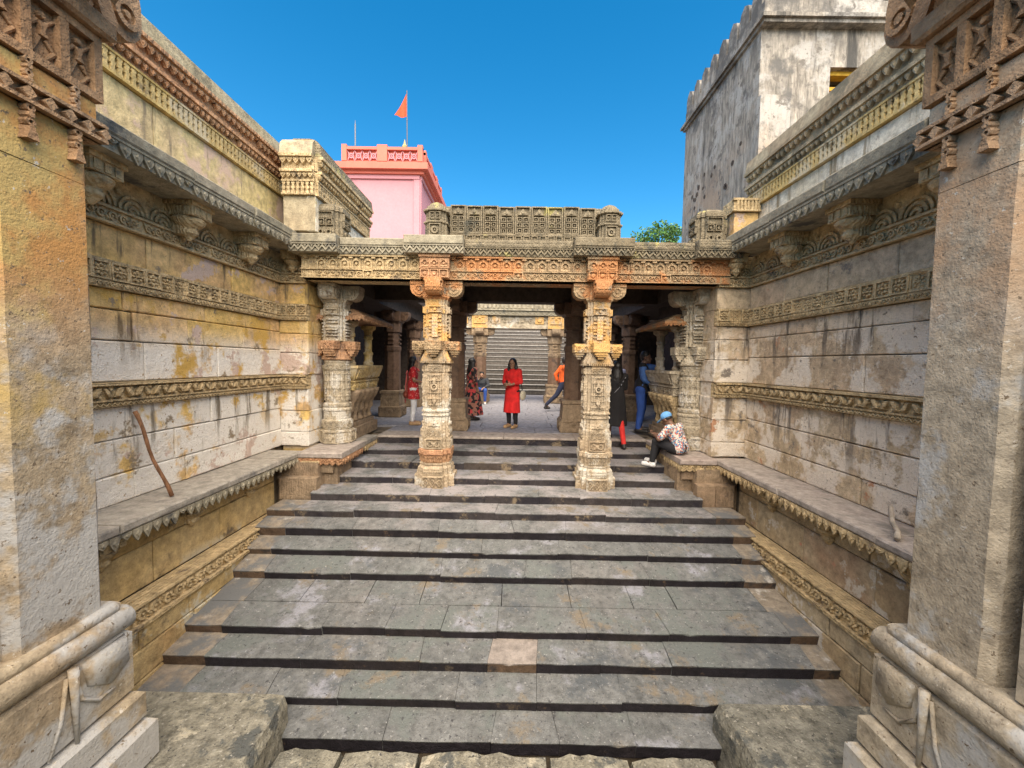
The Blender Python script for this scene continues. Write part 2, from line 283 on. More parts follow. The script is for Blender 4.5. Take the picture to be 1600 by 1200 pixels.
def rosette_mesh(s, mat, name='rosette'):
    mb = MB(); f = LOC; h = s / 2; w = s * .09
    mb.fbox(f, -h, h, -h, h, -.02, .004)
    for a in ((-h, h, h - w, h), (-h, h, -h, -h + w), (-h, -h + w, -h + w, h - w), (h - w, h, -h + w, h - w)): mb.fbox(f, *a, 0, .026)
    for i in range(8):
        t = i * math.pi / 4; c, d = math.cos(t), math.sin(t); r0, r1, q = s * .11, s * .39, s * .095
        mb.prism(f, [(c * r0, d * r0), (c * (r0 + r1) / 2 - d * q, d * (r0 + r1) / 2 + c * q), (c * r1, d * r1), (c * (r0 + r1) / 2 + d * q, d * (r0 + r1) / 2 - c * q)], .002, .028, .3)
    mb.disc(f, 0, 0, s * .1, .002, .034)
    return mb.mesh(name, mat)
def scroll(mb, f, u0, u1, v0, v1, n, d=.018):                 # running vine: rings, leaves and a stem
    h = v1 - v0; p = h * .95; k = max(1, round((u1 - u0) / p)); p = (u1 - u0) / k; r = h * .40; cv = (v0 + v1) / 2
    for i in range(k):
        c = u0 + (i + .5) * p; up = 1 if i % 2 else -1
        mb.ring(f, c, cv, r * .55, r * .9, n, n + d, 8, -.3 * up, -.3 * up + 5.0)
        mb.disc(f, c, cv, r * .3, n, n + d, 5, .3, i)
        mb.prism(f, [(c + p * .35, cv + up * h * .1), (c + p * .62, cv + up * h * .42), (c + p * .5, cv + up * h * .02)], n, n + d, .2)
        mb.prism(f, [(c - p * .30, cv - up * h * .25), (c - p * .55, cv - up * h * .44), (c - p * .42, cv - up * h * .1)], n, n + d, .2)
def frame(mb, f, u0, u1, v0, v1, w, n0, n1):
    mb.fbox(f, u0, u1, v1 - w, v1, n0, n1); mb.fbox(f, u0, u1, v0, v0 + w, n0, n1)
    mb.fbox(f, u0, u0 + w, v0 + w, v1 - w, n0, n1); mb.fbox(f, u1 - w, u1, v0 + w, v1 - w, n0, n1)
def lattice(mb, f, u0, u1, v0, v1, k, n0, n1):                # diamonds and crosses in a row of square cells
    p = (u1 - u0) / k; h = (v1 - v0)
    for i in range(k):
        c = u0 + (i + .5) * p; cv = (v0 + v1) / 2; a = p * .42; b = h * .42; t = .3
        for (x0, y0, x1, y1) in ((-a, 0, 0, b), (0, b, a, 0), (a, 0, 0, -b), (0, -b, -a, 0)):
            mb.prism(f, [(c + x0, cv + y0), (c + x1, cv + y1), (c + x1 * (1 - t), cv + y1 * (1 - t)), (c + x0 * (1 - t), cv + y0 * (1 - t))], n0, n1)
        mb.disc(f, c, cv, min(a, b) * .35, n0, n1, 4, .2)
        for sx in (-1, 1):
            for sy in (-1, 1): mb.prism(f, [(c + sx * p * .5, cv + sy * h * .5), (c + sx * p * .2, cv + sy * h * .48), (c + sx * p * .48, cv + sy * h * .2)], n0, n1 - .003)
def lathe(mb, cx, cy, prof, seg=16, a0=0.0):
    mb.loft([[(cx + r * math.cos(a0 + 2 * math.pi * i / seg), cy + r * math.sin(a0 + 2 * math.pi * i / seg), z) for i in range(seg)] for z, r in prof])
def plan(kind, h):
    if kind == 'sq': return [(-h, -h), (h, -h), (h, h), (-h, h)]
    if kind == 'oct': q = h * .42; return [(-q, -h), (q, -h), (h, -q), (h, q), (q, h), (-q, h), (-h, q), (-h, -q)]
    a, b = h * .58, h * .80                                   # stepped (re-entrant) square
    return [(-a, -h), (a, -h), (a, -b), (b, -b), (b, -a), (h, -a), (h, a), (b, a), (b, b), (a, b), (a, h), (-a, h), (-a, b), (-b, b), (-b, a), (-h, a), (-h, -a), (-b, -a), (-b, -b), (-a, -b)]
def tier(mb, cx, cy, kind, levels):                           # levels: (z, half)
    mb.loft([[(cx + x, cy + y, z) for x, y in plan(kind, h)] for z, h in levels])
def faces4(cx, cy, h):                                        # the four upright faces of a square tier
    return [Fr((cx, cy - h, 0), (1, 0, 0), (0, -1.7, 0)), Fr((cx + h, cy, 0), (0, 1, 0), (1.7, 0, 0)), Fr((cx, cy + h, 0), (-1, 0, 0), (0, 1.7, 0)), Fr((cx - h, cy, 0), (0, -1, 0), (-1.7, 0, 0))]
def volute(mb, f, s, r0, z0, z1, t):                          # bracket arm reaching r0 along u*s, thickness t along n, curled underside
    h = z1 - z0; pts = [(0, z1), (s * r0, z1), (s * r0 * 1.0, z1 - h * .28)]
    for i in range(7):
        a = math.pi * (.05 + .95 * i / 6) ; pts.append((s * (r0 * .66 + r0 * .34 * math.cos(a)), z1 - h * .36 - h * .42 * math.sin(a)))
    pts += [(s * r0 * .28, z1 - h * .62), (s * r0 * .20, z0), (0, z0)]
    mb.prism(f, pts, -t, t)
    for n, m in ((t, t + .018), (-t - .018, -t)):
        mb.ring(f, s * r0 * .66, z1 - h * .42, h * .16, h * .26, n, m, 10); mb.disc(f, s * r0 * .66, z1 - h * .42, h * .09, n, m, 6, .2)
        mb.fbox(f, min(s * r0 * .3, s * r0), max(s * r0 * .3, s * r0), z1 - h * .18, z1 - h * .04, n, m)

CX = -.09
def SX(s, a): return CX + s * a
def side(s, a): return Fr((SX(s, a), 0, 0), (0, 1, 0), (-s, 0, 0))
def front(y): return Fr((0, y, 0), (1, 0, 0), (0, -1, 0))
SIDE = {-1: 'left', 1: 'right'}

# ------------------------------------------------------------------ ground and well pit
def ground():
    mb = MB(); z = 3.3; B = 1500
    for x0, x1, y0, y1 in ((-B, -9, -B, B), (9, B, -B, B), (-9, 9, -B, -3), (-9, 9, 40, B)): mb.box(x0, x1, y0, y1, z - 4.5, z)
    struct(mb.build('ground', M['ground']))
ground()

# ------------------------------------------------------------------ the staircase
STEPS = [(8.01, 0.0, -.167), (7.54, -.171, -.295), (7.06, -.292, -.432), (6.58, -.428, -.556), (6.06, -.553, -.684), (5.68, -.677, -.796),
         (5.42, -.842, -.964), (5.16, -1.012, -1.114), (4.9, -1.191, -1.302), (4.16, -1.39, -1.5), (3.88, -1.53, -1.656), (3.6, -1.689, -1.802), (3.33, -1.833, -1.95)]
def slab(u0, u1, yf, yb, zf, zb, zbot, mats, parent, name='slab', sk=(0, 0)):
    """one step stone: worn irregular nosing, sloping tread, upright riser"""
    n = max(4, int((u1 - u0) / .07)); us = [u0 + .002 + (u1 - u0 - .004) * i / n for i in range(n + 1)]
    dz = R.uniform(-.009, .009); mb = MB(); rows = [[], [], [], [], [], []]; wear = 0; yo = R.uniform(-.009, .008); ph = R.uniform(0, 6); dip = R.uniform(.0, .009); chip = 0
    for i, u in enumerate(us):
        t = i / n; wear = .85 * wear + R.uniform(-.0018, .0018); chip = chip * .4 + (R.uniform(.005, .018) if R.random() < .022 else 0); ch = chip
        sag = dip * math.sin(math.pi * t) + .002 * math.sin(5 * u + ph); y_ = yf + yo + wear; zz = zf + dz - sag
        rows[0].append((u, y_ + .030, zbot))
        rows[1].append((u, y_ + .010, zz - .024 - ch))
        rows[2].append((u, y_ + .003 + ch * .6, zz - .008 - ch))
        rows[3].append((u, y_ + .028 + ch, zz - .001))
        rows[4].append((u + (sk[0] + (sk[1] - sk[0]) * t) * .5, (yf + yb) / 2, (zf + zb) / 2 + dz * .7 - sag * .8))
        rows[5].append((u + sk[0] + (sk[1] - sk[0]) * t, yb, zb + dz * .4))
    k = len(us); vs = [p for r in rows for p in r]; fs = []; mi = []
    for r in range(5):
        for i in range(k - 1): fs.append((r * k + i, r * k + i + 1, (r + 1) * k + i + 1, (r + 1) * k + i)); mi.append(1 if r < 1 else 0)
    b = len(vs); vs += [(us[0], yb, zbot), (us[-1], yb, zbot)]
    fs.append((0, k, 2 * k, 3 * k, 4 * k, 5 * k, b)); fs.append((k - 1, b + 1, 6 * k - 1, 5 * k - 1, 4 * k - 1, 3 * k - 1, 2 * k - 1)); mi += [0, 0]
    fs.append(tuple([b] + list(range(5 * k, 6 * k)) + [b + 1])); mi.append(0)
    mb.V = vs; mb.F = fs; mb.M = mi
    return mb.build(name, mats, parent)
def cuts(x0, x1, lo, hi):
    out = [x0]
    while x1 - out[-1] > hi * 1.15: out.append(out[-1] + R.uniform(lo, hi))
    if x1 - out[-1] < lo * .6 and len(out) > 1: out.pop()
    out.append(x1); return out
stairs = struct(bpy.data.objects.new('staircase', None)); COL.objects.link(stairs)
XL, XR = SX(-1, 3.50), SX(1, 3.50)
for k in range(1, 13):
    yf, zf, _ = STEPS[k]; ypf, zpf, zpb = STEPS[k - 1]
    x0, x1 = (SX(-1, 2.85), SX(1, 2.85)) if k < 4 else ((SX(-1, 3.05), SX(1, 3.05)) if k == 4 else (XL, XR))
    zbot = STEPS[k][2] - .03
    def put(cs, yf_, yb_, zf_, zb_, first=True):
        sk = [0] + [R.uniform(-.05, .05) for _ in cs[1:-1]] + [0]
        for i in range(len(cs) - 1):
            edge = (i == 0 or i == len(cs) - 2) and k >= 4
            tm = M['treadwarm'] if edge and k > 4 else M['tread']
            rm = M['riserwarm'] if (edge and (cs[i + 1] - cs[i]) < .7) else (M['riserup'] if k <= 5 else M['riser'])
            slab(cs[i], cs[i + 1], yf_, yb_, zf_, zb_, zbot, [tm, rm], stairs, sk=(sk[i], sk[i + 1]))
    if k >= 5:
        cs = [x0, x0 + R.uniform(.28, .5)] + cuts(x0 + .5, x1 - .45, .55, 1.25)[1:-1] + [x1 - R.uniform(.3, .5), x1]
    else: cs = cuts(x0, x1, .6, 1.3)
    if k == 10:
        cs = [c for c in cs if not (-.62 < c < .75)]; cs = sorted(cs + [-.22, .28])
    yb = ypf + .03
    if k == 9:                                        # the wide landing has two rows of paving
        ym = yf + (yb - yf) * .47; zm = zf + (zpb - zf) * .47
        put(cs, yf, ym - .006, zf, zm)
        c2 = [x0] + cuts(x0 + .45, x1 - .4, .45, 1.0) + [x1]
        for i in range(len(c2) - 1):
            mb = MB(); j = lambda: R.uniform(-.005, .005)
            dz = R.uniform(-.003, .009); a, b = c2[i] + .002, c2[i + 1] - .002; y0 = ym - .003 + R.uniform(0, .008)
            vs = [(a, y0, zm - .2), (b, y0, zm - .2), (b, yb, zm - .2), (a, yb, zm - .2)]
            vs += [(a + abs(j()), y0 + abs(j()), zm + dz), (b - abs(j()), y0 + abs(j()), zm + dz), (b - abs(j()), yb, zpb + dz * .4), (a + abs(j()), yb, zpb + dz * .4)]
            mb.add(vs, [(0, 3, 2, 1), (4, 5, 6, 7), (0, 1, 5, 4), (1, 2, 6, 5), (2, 3, 7, 6), (3, 0, 4, 7)])
            mb.build('slab', M['treadwarm'] if i in (0, len(c2) - 2) else (M['tread']), stairs)
    else: put(cs, yf, yb, zf, zpb)
    if k == 10:
        for o in stairs.children:
            xs = [v.co.x for v in o.data.vertices]
            if abs(min(xs) + .216) < .06 and abs(max(xs) - .276) < .06: o.data.materials[0] = M['patch']; o.data.materials[1] = M['riserwarm']
mb = MB()                                             # rubble bed under the steps
for k in range(1, 13):
    yf = STEPS[k][0]; mb.box(XL - .1, XR + .1, yf + .06, STEPS[k - 1][0] + .06, -2.6, min(STEPS[k][1], STEPS[k][2]) - .06 if k else -.2)
mb.build('bedding', M['core'], stairs)
# rough blocks at the foot, and the two platform stones beside them
for i, (a, b) in enumerate(zip([-1.98, -1.42, -.75, .35, 1.05], [-1.42, -.75, .35, 1.05, 1.78])):
    f = Fr((0, 0, 0), (1, 0, 0), (0, 0, 1), (0, 1, 0)); mb = MB()
    n = 8; top = []
    for q in range(n + 1):
        u = a + .02 + (b - a - .04) * q / n; e = min(q, n - q); rd = .05 if e == 0 else (.015 if e == 1 else 0)
        zt = -1.86 + R.uniform(-.012, .012); y = 3.30 + R.uniform(-.018, .012)
        top.append([(u, y - .005, -2.3), (u, y, zt - .07 - rd), (u, y - .05, zt - rd * .5), (u, y - .25, zt + .005 - rd * .3), (u, 2.2, zt - .01), (u, 2.2, -2.3)])
    mb.loft(top); tag(mb.build('paving_block', M['rough']), ['rounded grey stone block at bottom left of the lowest step', 'mottled dark stone block left of centre below the lowest step', 'wide speckled stone block at bottom centre below the lowest step', 'dark lichened stone block right of centre below the lowest step', 'grey stone block touching the right platform slab below the lowest step'][i], 'stone block', 'rough blocks at the foot of the stairs')
for s in (-1, 1):
    mb = MB(); xi = -1.99 if s < 0 else 1.90; yb0 = 3.46; z = -1.55
    n = 7; rings = []
    for q in range(n + 1):
        y = yb0 - (yb0 - 1.6) * q / n; w = R.uniform(-.03, .03); xx = xi + s * (-w) + s * (.0 if q < 3 else .01)
        rings.append([(xx - s * .02, y, -2.3), (xx + R.uniform(-.02, .02), y, z - .10), (xx + s * .03, y, z - .012), (xx + s * .12, y, z + R.uniform(-.006, .006)), (SX(s, 3.5), y, z), (SX(s, 3.5), y, -2.3)])
    mb.loft(rings); tag(mb.build('platform_block', M['rough']), f'big lichen-spotted platform stone at the bottom {SIDE[s]} beside the pier', 'stone block', 'platform stones flanking the stair foot')

# ------------------------------------------------------------------ side walls (blocks, bands, ledge, cornice)
WALL, EDGE, LOW = 3.93, 3.39, 3.50
YEND = {-1: 6.82, 1: 6.58}
ros = {-1: rosette_mesh(.175, M['trim']), 1: rosette_mesh(.175, M['trim'])}
def ashlar(parent, f, u0, u1, vs, mat, lo=.6, hi=1.3, n1=.0, bev=.010, dn=.014):
    for v0, v1 in vs:
        c = cuts(u0, u1, lo, hi)
        for i in range(len(c) - 1):
            mb = MB(); mb.block(f, c[i] + .004, c[i + 1] - .004, v0 + .004, v1 - .004, -.14, n1 + R.uniform(-dn, dn * .4), bev, .005)
            mb.build('stone_block', mat, parent)
def pendant(parent, s_or_f, u, ztop, out, name='corbel', mat=None, r=.15, drop=.34):
    f = s_or_f; mb = MB()
    # square cap, fluted bowl and tip, half built into the wall
    mb.fbox(f, u - r * 1.15, u + r * 1.15, ztop - drop * .12, ztop, out - r * 2.3, out + r * 1.1)
    mb.fbox(f, u - r, u + r, ztop - drop * .38, ztop - drop * .12, out - r * 2.3, out + r * .95)
    for q in (-1, 0, 1): mb.fbox(f, u + q * r * .62 - r * .2, u + q * r * .62 + r * .2, ztop - drop * .35, ztop - drop * .15, out + r * .95, out + r * 1.03)
    for k in (-1, 1): mb.fbox(f, u + min(k * r, k * r * 1.06), u + max(k * r, k * r * 1.06), ztop - drop * .35, ztop - drop * .15, out - r * .5, out + r * .6)
    rings = []
    for v, rr in ((.38, .98), (.44, 1.12), (.50, 1.05), (.58, .86), (.66, .55), (.70, .52), (.74, .62), (.80, .60), (.9, .34), (1.0, .12)):
        rings.append([f.p(u + r * rr * math.cos(t * math.pi / 9), ztop - drop * v, out + r * rr * math.sin(t * math.pi / 9) - .02) for t in range(18)])
    mb.loft(rings)
    mb.fbox(f, u - r * .6, u + r * .6, ztop - drop * .85, ztop - drop * .38, out - r * 3, out - .03)
    return mb.build(name, mat or M['trim'], parent)
def bands(W, f, u0, u1, mat, rosm, small=False):
    """all carved courses of the wall on one face"""
    e = .004
    mb = MB(); mb.fbox(f, u0 + e, u1 - e, 1.0, 1.055, -.1, .05); zigzag(mb, f, u0 + e, u1 - e, 1.008, 1.048, .055, .05, .066); mb.build('string_course', M['trim'], W)
    mb = MB()                                       # bold rolled leaf moulding
    mb.fbox(f, u0 + e, u1 - e, 1.057, 1.24, -.1, .045); mb.fbox(f, u0 + e, u1 - e, 1.215, 1.243, .0, .10); mb.fbox(f, u0 + e, u1 - e, 1.057, 1.075, .0, .075)
    k = max(1, round((u1 - u0) / .105)); p = (u1 - u0) / k
    for i in range(k):
        c = u0 + (i + .5) * p; up = 1 if i % 2 else -1; j = R.uniform(-.01, .01)
        mb.prism(f, [(c - p * .48, 1.145 - up * .055), (c - p * .12, 1.145 - up * .06), (c + p * .42, 1.145 + up * .03 + j), (c + p * .5, 1.145 + up * .062), (c + p * .05, 1.145 + up * .055), (c - p * .3, 1.145)], .04, .095 + j, .35)
        mb.disc(f, c + p * .25, 1.145 - up * .035, .022, .04, .085, 6, .4)
    mb.build('leaf_moulding', M['trim'], W)
    mb = MB(); mb.fbox(f, u0 + e, u1 - e, 2.175, 2.245, -.1, .035); scroll(mb, f, u0 + e, u1 - e, 2.18, 2.24, .035, .016); mb.build('string_course', M['trim'], W)
    k = max(1, round((u1 - u0) / .178)); p = (u1 - u0) / k
    band = MB(); band.fbox(f, u0 + e, u1 - e, 2.248, 2.43, -.1, .012); band.fbox(f, u0 + e, u1 - e, 2.425, 2.448, -.05, .045); rb = band.build('rosette_band', M['trim'], W)
    for i in range(k): link('rosette', rosm, rb, f.mat(u0 + (i + .5) * p, 2.338 + R.uniform(-.003, .003), .022) @ Matrix.Diagonal((1, 1, R.choice((1.2, 1.2, 1.1, 1.0, .5)), 1)) @ Matrix.Rotation(R.uniform(-.03, .03), 4, 'Z'))
    mb = MB(); mb.fbox(f, u0 + e, u1 - e, 2.80, 2.97, -.1, .02); frame(mb, f, u0 + e, u1 - e, 2.80, 2.97, .022, .02, .05)
    q = cuts(u0 + .03, u1 - .03, .9, 1.3)
    for i in range(len(q) - 1): scroll(mb, f, q[i] + .01, q[i + 1] - .05, 2.825, 2.945, .02, .022)
    mb.build('scroll_panel', M['trim'], W)
    mb = MB(); mb.fbox(f, u0 + e, u1 - e, 2.972, 3.30, -.1, -.005)
    k = max(1, round((u1 - u0) / .36)); p = (u1 - u0) / k
    for i in range(k):
        c = u0 + (i + .5) * p
        for rr in (.17, .115, .06): mb.ring(f, c, 3.0, (rr - .028) * p / .36, rr * p / .36, -.005, .022, 10, 0, math.pi)
        mb.disc(f, u0 + i * p + .02, 3.16, .035, -.005, .02, 6, .3)
    mb.build('scalloped_frieze', M['trim'], W)
for s in (-1, 1):
    L_ = SIDE[s]; wm = M['wallL'] if s < 0 else M['wallR']; y1 = YEND[s]; y0 = 2.3
    W = thing('side_wall', {-1: 'left golden sandstone wall with carved bands, white patches and a stick against it', 1: 'right grey beige stone wall with carved bands and flaking white patches'}[s], 'wall', 'carved walls flanking the stairs', (SX(s, WALL), 4.5, 0))
    W.location = (0, 0, 0)
    f = side(s, WALL)
    mb = MB(); mb.box(min(SX(s, WALL + .08), SX(s, 5.0)), max(SX(s, WALL + .08), SX(s, 5.0)), y0, 10.5, -.3, 3.42); mb.build('wall_core', M['core'], W)
    ashlar(W, f, y0, y1, [(0.0, .30), (.30, .66), (.66, 1.0), (1.243, 1.66), (1.66, 1.97), (1.97, 2.172), (2.448, 2.80)], wm)
    bands(W, f, y0, y1, wm, ros[s])
    # buttress that ends the wall, facing the stairs
    PX0, PX1 = (SX(-1, WALL + .04), SX(-1, 3.46)) if s < 0 else (SX(1, 3.40), SX(1, WALL + .04))
    g = front(y1); ashlar(W, g, PX0, PX1, [(0, .25), (.25, .62), (.62, 1.0), (1.243, 1.62), (1.62, 1.95), (1.95, 2.172), (2.448, 2.80)], wm, .4, .6)
    bands(W, g, PX0, PX1, wm, ros[s])
    mb = MB(); mb.box(PX0 + .02, PX1 - .02, y1 + .08, y1 + .6, -.2, 3.3); mb.build('buttress_core', wm, W)
    hs = Fr((PX1 if s < 0 else PX0, 0, 0), (0, 1, 0), (-s, 0, 0))
    ashlar(W, hs, y1, y1 + .5, [(0, .25), (.25, .62), (.62, 1.0), (1.243, 1.62), (1.62, 1.95), (1.95, 2.172), (2.448, 2.80)], wm, .5, .6)
    # cornice: slabs with a fringe, on hanging corbels
    fc = side(s, 3.43)
    c = cuts(y0, y1 - .1, .9, 1.25)
    for i in range(len(c) - 1):
        mb = MB(); d = R.uniform(-.012, .012); th = .12 if s < 0 else .13 + R.uniform(0, .025)
        mb.block(fc, c[i] + .003, c[i + 1] - .003, 3.43, 3.43 + th, -.75, d, .014, .004)
        o = mb.build('cornice_slab', M['cornice'], W)
        mb = MB(); mb.fbox(fc, c[i] + .003, c[i + 1] - .003, 3.30, 3.428, -.62, -.05 + d); mb.fbox(fc, c[i] + .003, c[i + 1] - .003, 3.405, 3.428, -.05 + d, -.012 + d)
        teeth(mb, fc, c[i] + .003, c[i + 1] - .003, 3.405, .125, .115, -.05 + d, -.022 + d); mb.build('fringe', M['cornice'], o)
    for y in ((3.66, 4.75, 5.86) if s < 0 else (3.45, 4.46, 5.48)): pendant(W, side(s, WALL), y, 3.298, .17, drop=.42)
    pendant(W, front(y1), (PX0 + PX1) / 2 - .05 * s, 3.298, .10, r=.11)
    # ledge slabs with hanging fringe
    fe = side(s, EDGE); lm = M['ledgeL'] if s < 0 else M['ledgeR']
    c = cuts(y0, 6.5, .9, 1.4)
    for i in range(len(c) - 1):
        mb = MB(); d = R.uniform(-.012, .01); mb.block(fe, c[i] + .003, c[i + 1] - .003, -.085, R.uniform(-.006, .002), -.60, d, .014, .005)
        o = mb.build('ledge_slab', lm, W)
        mb = MB(); mb.fbox(fe, c[i] + .003, c[i + 1] - .003, -.135, -.087, -.3, -.025 + d)
        teeth(mb, fe, c[i] + .003, c[i + 1] - .003, -.09, .125, .105, -.025 + d, -.004 + d); mb.build('fringe', M['cornice'] if s < 0 else M['trim'], o)
    # wider slabs under the engaged column, turning the corner
    xa, xb = (SX(-1, EDGE + .01), SX(-1, 2.68)) if s < 0 else (SX(1, 2.80), SX(1, EDGE + .01))
    gf = front(6.34); fi = Fr((xb if s < 0 else xa, 0, 0), (0, 1, 0), (-s, 0, 0))
    mb = MB(); mb.block(gf, xa, xb, -.09, 0.0, -1.0, 0, .014, .004); o = mb.build('ledge_slab', M['ledgeR'], W)
    mb = MB(); mb.fbox(gf, xa + .01, xb - .01, -.17, -.092, -.6, -.03); zigzag(mb, gf, xa + .01, xb - .01, -.165, -.095, .1, -.03, -.006); teeth(mb, gf, xa + .01, xb - .01, -.16, .05, .1, -.04, -.02)
    teeth(mb, fi, 6.36, 7.3, -.092, .125, .105, -.03, -.008); mb.build('fringe', M['trimred'] if s < 0 else M['trim'], o)
    for ya, yb_ in ((7.345, 7.70), (7.705, 8.05)):
        mb = MB(); mb.block(fi, ya, yb_, -.09, R.uniform(-.004, 0), -1.2, 0, .012, .003); o = mb.build('ledge_slab', lm, W)
        mb = MB(); mb.fbox(fi, ya, yb_, -.135, -.092, -.3, -.03); teeth(mb, fi, ya, yb_, -.092, .125, .105, -.03, -.008); mb.build('fringe', M['trim'], o)
    # ---------------- retaining wall under the ledge
    lw = M['lowL'] if s < 0 else M['lowR']
    B = thing('retaining_wall', {-1: 'ochre stained stone wall under the left ledge with a carved frieze', 1: 'brown stone wall with red paint traces under the right ledge'}[s], 'wall', 'lower walls beside the steps')
    fl = side(s, LOW); fu = side(s, LOW + .15)
    mb = MB(); mb.box(min(SX(s, LOW + .23), SX(s, 4.3)), max(SX(s, LOW + .23), SX(s, 4.3)), 1.6, 6.6, -2.4, -.14); mb.box(min(SX(s, LOW + .08), SX(s, 4.3)), max(SX(s, LOW + .08), SX(s, 4.3)), 1.6, 6.6, -2.4, -.9); mb.build('wall_core', M['core'], B)
    ashlar(B, fu, 2.2, 6.16, [(-.42, -.15), (-.86, -.42)], lw, .6, 1.1)
    ashlar(B, fl, 2.2, 6.16, [(-1.32, -1.09), (-1.62, -1.32), (-2.0, -1.62)], lw, .5, 1.0, .05)
    ashlar(B, front(6.16), min(SX(s, LOW + .1), SX(s, 3.0)), max(SX(s, LOW + .1), SX(s, 3.0)), [(-.72, -.36)], M['inner'], .3, .5)
    ashlar(B, front(6.42), min(SX(s, LOW + .1), SX(s, 2.86)), max(SX(s, LOW + .1), SX(s, 2.86)), [(-.36, -.10)], M['inner'], .3, .5)
    mb = MB(); mb.box(min(SX(s, LOW + .2), SX(s, 3.05)), max(SX(s, LOW + .2), SX(s, 3.05)), 6.30, 8.0, -.9, -.15); mb.box(min(SX(s, LOW), SX(s, 2.82)), max(SX(s, LOW), SX(s, 2.82)), 6.5, 8.0, -.8, -.14); mb.build('buttress_core', M['inner'], B)
    mb = MB(); e0, e1 = 2.2, 6.15
    mb.fbox(fl, e0, e1, -1.09, -.86, -.16, .03); mb.fbox(fl, e0, e1, -.885, -.862, .0, .07); mb.fbox(fl, e0, e1, -1.088, -1.055, .0, .085)
    scroll(mb, fl, e0, e1, -1.045, -.895, .03, .035); mb.build('scroll_frieze', M['trim'], B)
    for y in ((3.49, 4.52, 5.53) if s < 0 else (3.38, 4.36, 5.33)): pendant(B, fu, y, -.137, .03, r=.12, drop=.32)
    pendant(B, front(6.42), SX(s, 3.18), -.137, -.02, r=.12, drop=.27)

# ------------------------------------------------------------------ parapet walls above the cornice
def parapet(parent, f, u0, u1, mats, z0, base=.0, dz=0.0):
    pl, tr, cp, bl = mats; e = .003
    ashlar(parent, f, u0, u1, [(z0, 4.24 + dz)], pl, 1.2, 2.2, .0, .006, .004)
    mb = MB(); mb.fbox(f, u0 + e, u1 - e, 4.243 + dz, 4.47 + dz, -.3, .0); mb.fbox(f, u0 + e, u1 - e, 4.243 + dz, 4.268 + dz, 0, .05); mb.fbox(f, u0 + e, u1 - e, 4.447 + dz, 4.47 + dz, 0, .05)
    b = mb.build('baluster_band', bl, parent)
    mb = MB(); k = round((u1 - u0) / .072); p = (u1 - u0) / k
    for i in range(k):
        c = u0 + (i + .5) * p
        for va, vb, w in ((4.268, 4.30, .026), (4.30, 4.345, .018), (4.345, 4.37, .027), (4.37, 4.415, .018), (4.415, 4.447, .026)): mb.fbox(f, c - w, c + w, va + dz, vb + dz, 0, .04)
    mb.build('baluster_row', bl, b)
    mb = MB(); mb.fbox(f, u0 + e, u1 - e, 4.473 + dz, 4.60 + dz, -.3, .03); mb.fbox(f, u0 + e, u1 - e, 4.575 + dz, 4.62 + dz, .03, .10); teeth(mb, f, u0 + e, u1 - e, 4.578 + dz, .085, .085, .03, .075); mb.build('toothed_moulding', tr, parent)
    mb = MB(); mb.fbox(f, u0 + e, u1 - e, 4.623 + dz, 4.80 + dz, -.3, .035); mb.fbox(f, u0 + e, u1 - e, 4.80 + dz, 4.845 + dz, -.3, .12); teeth(mb, f, u0 + e, u1 - e, 4.80 + dz, .10, .095, .035, .09); mb.build('toothed_moulding', tr, parent)
    c = cuts(u0, u1, 1.3, 2.2)
    for i in range(len(c) - 1):
        mb = MB(); q = R.uniform(-.01, .01)
        mb.loft([[f.p(u, v, n) for v, n in ((4.848 + dz, -.35), (4.848 + dz, .10 + q), (5.03 + dz + q, .07 + q), (5.10 + dz, .0), (5.12 + dz, -.08), (5.12 + dz, -.35))] for u in (c[i] + .003, c[i + 1] - .003)])
        mb.build('coping_stone', cp, parent)
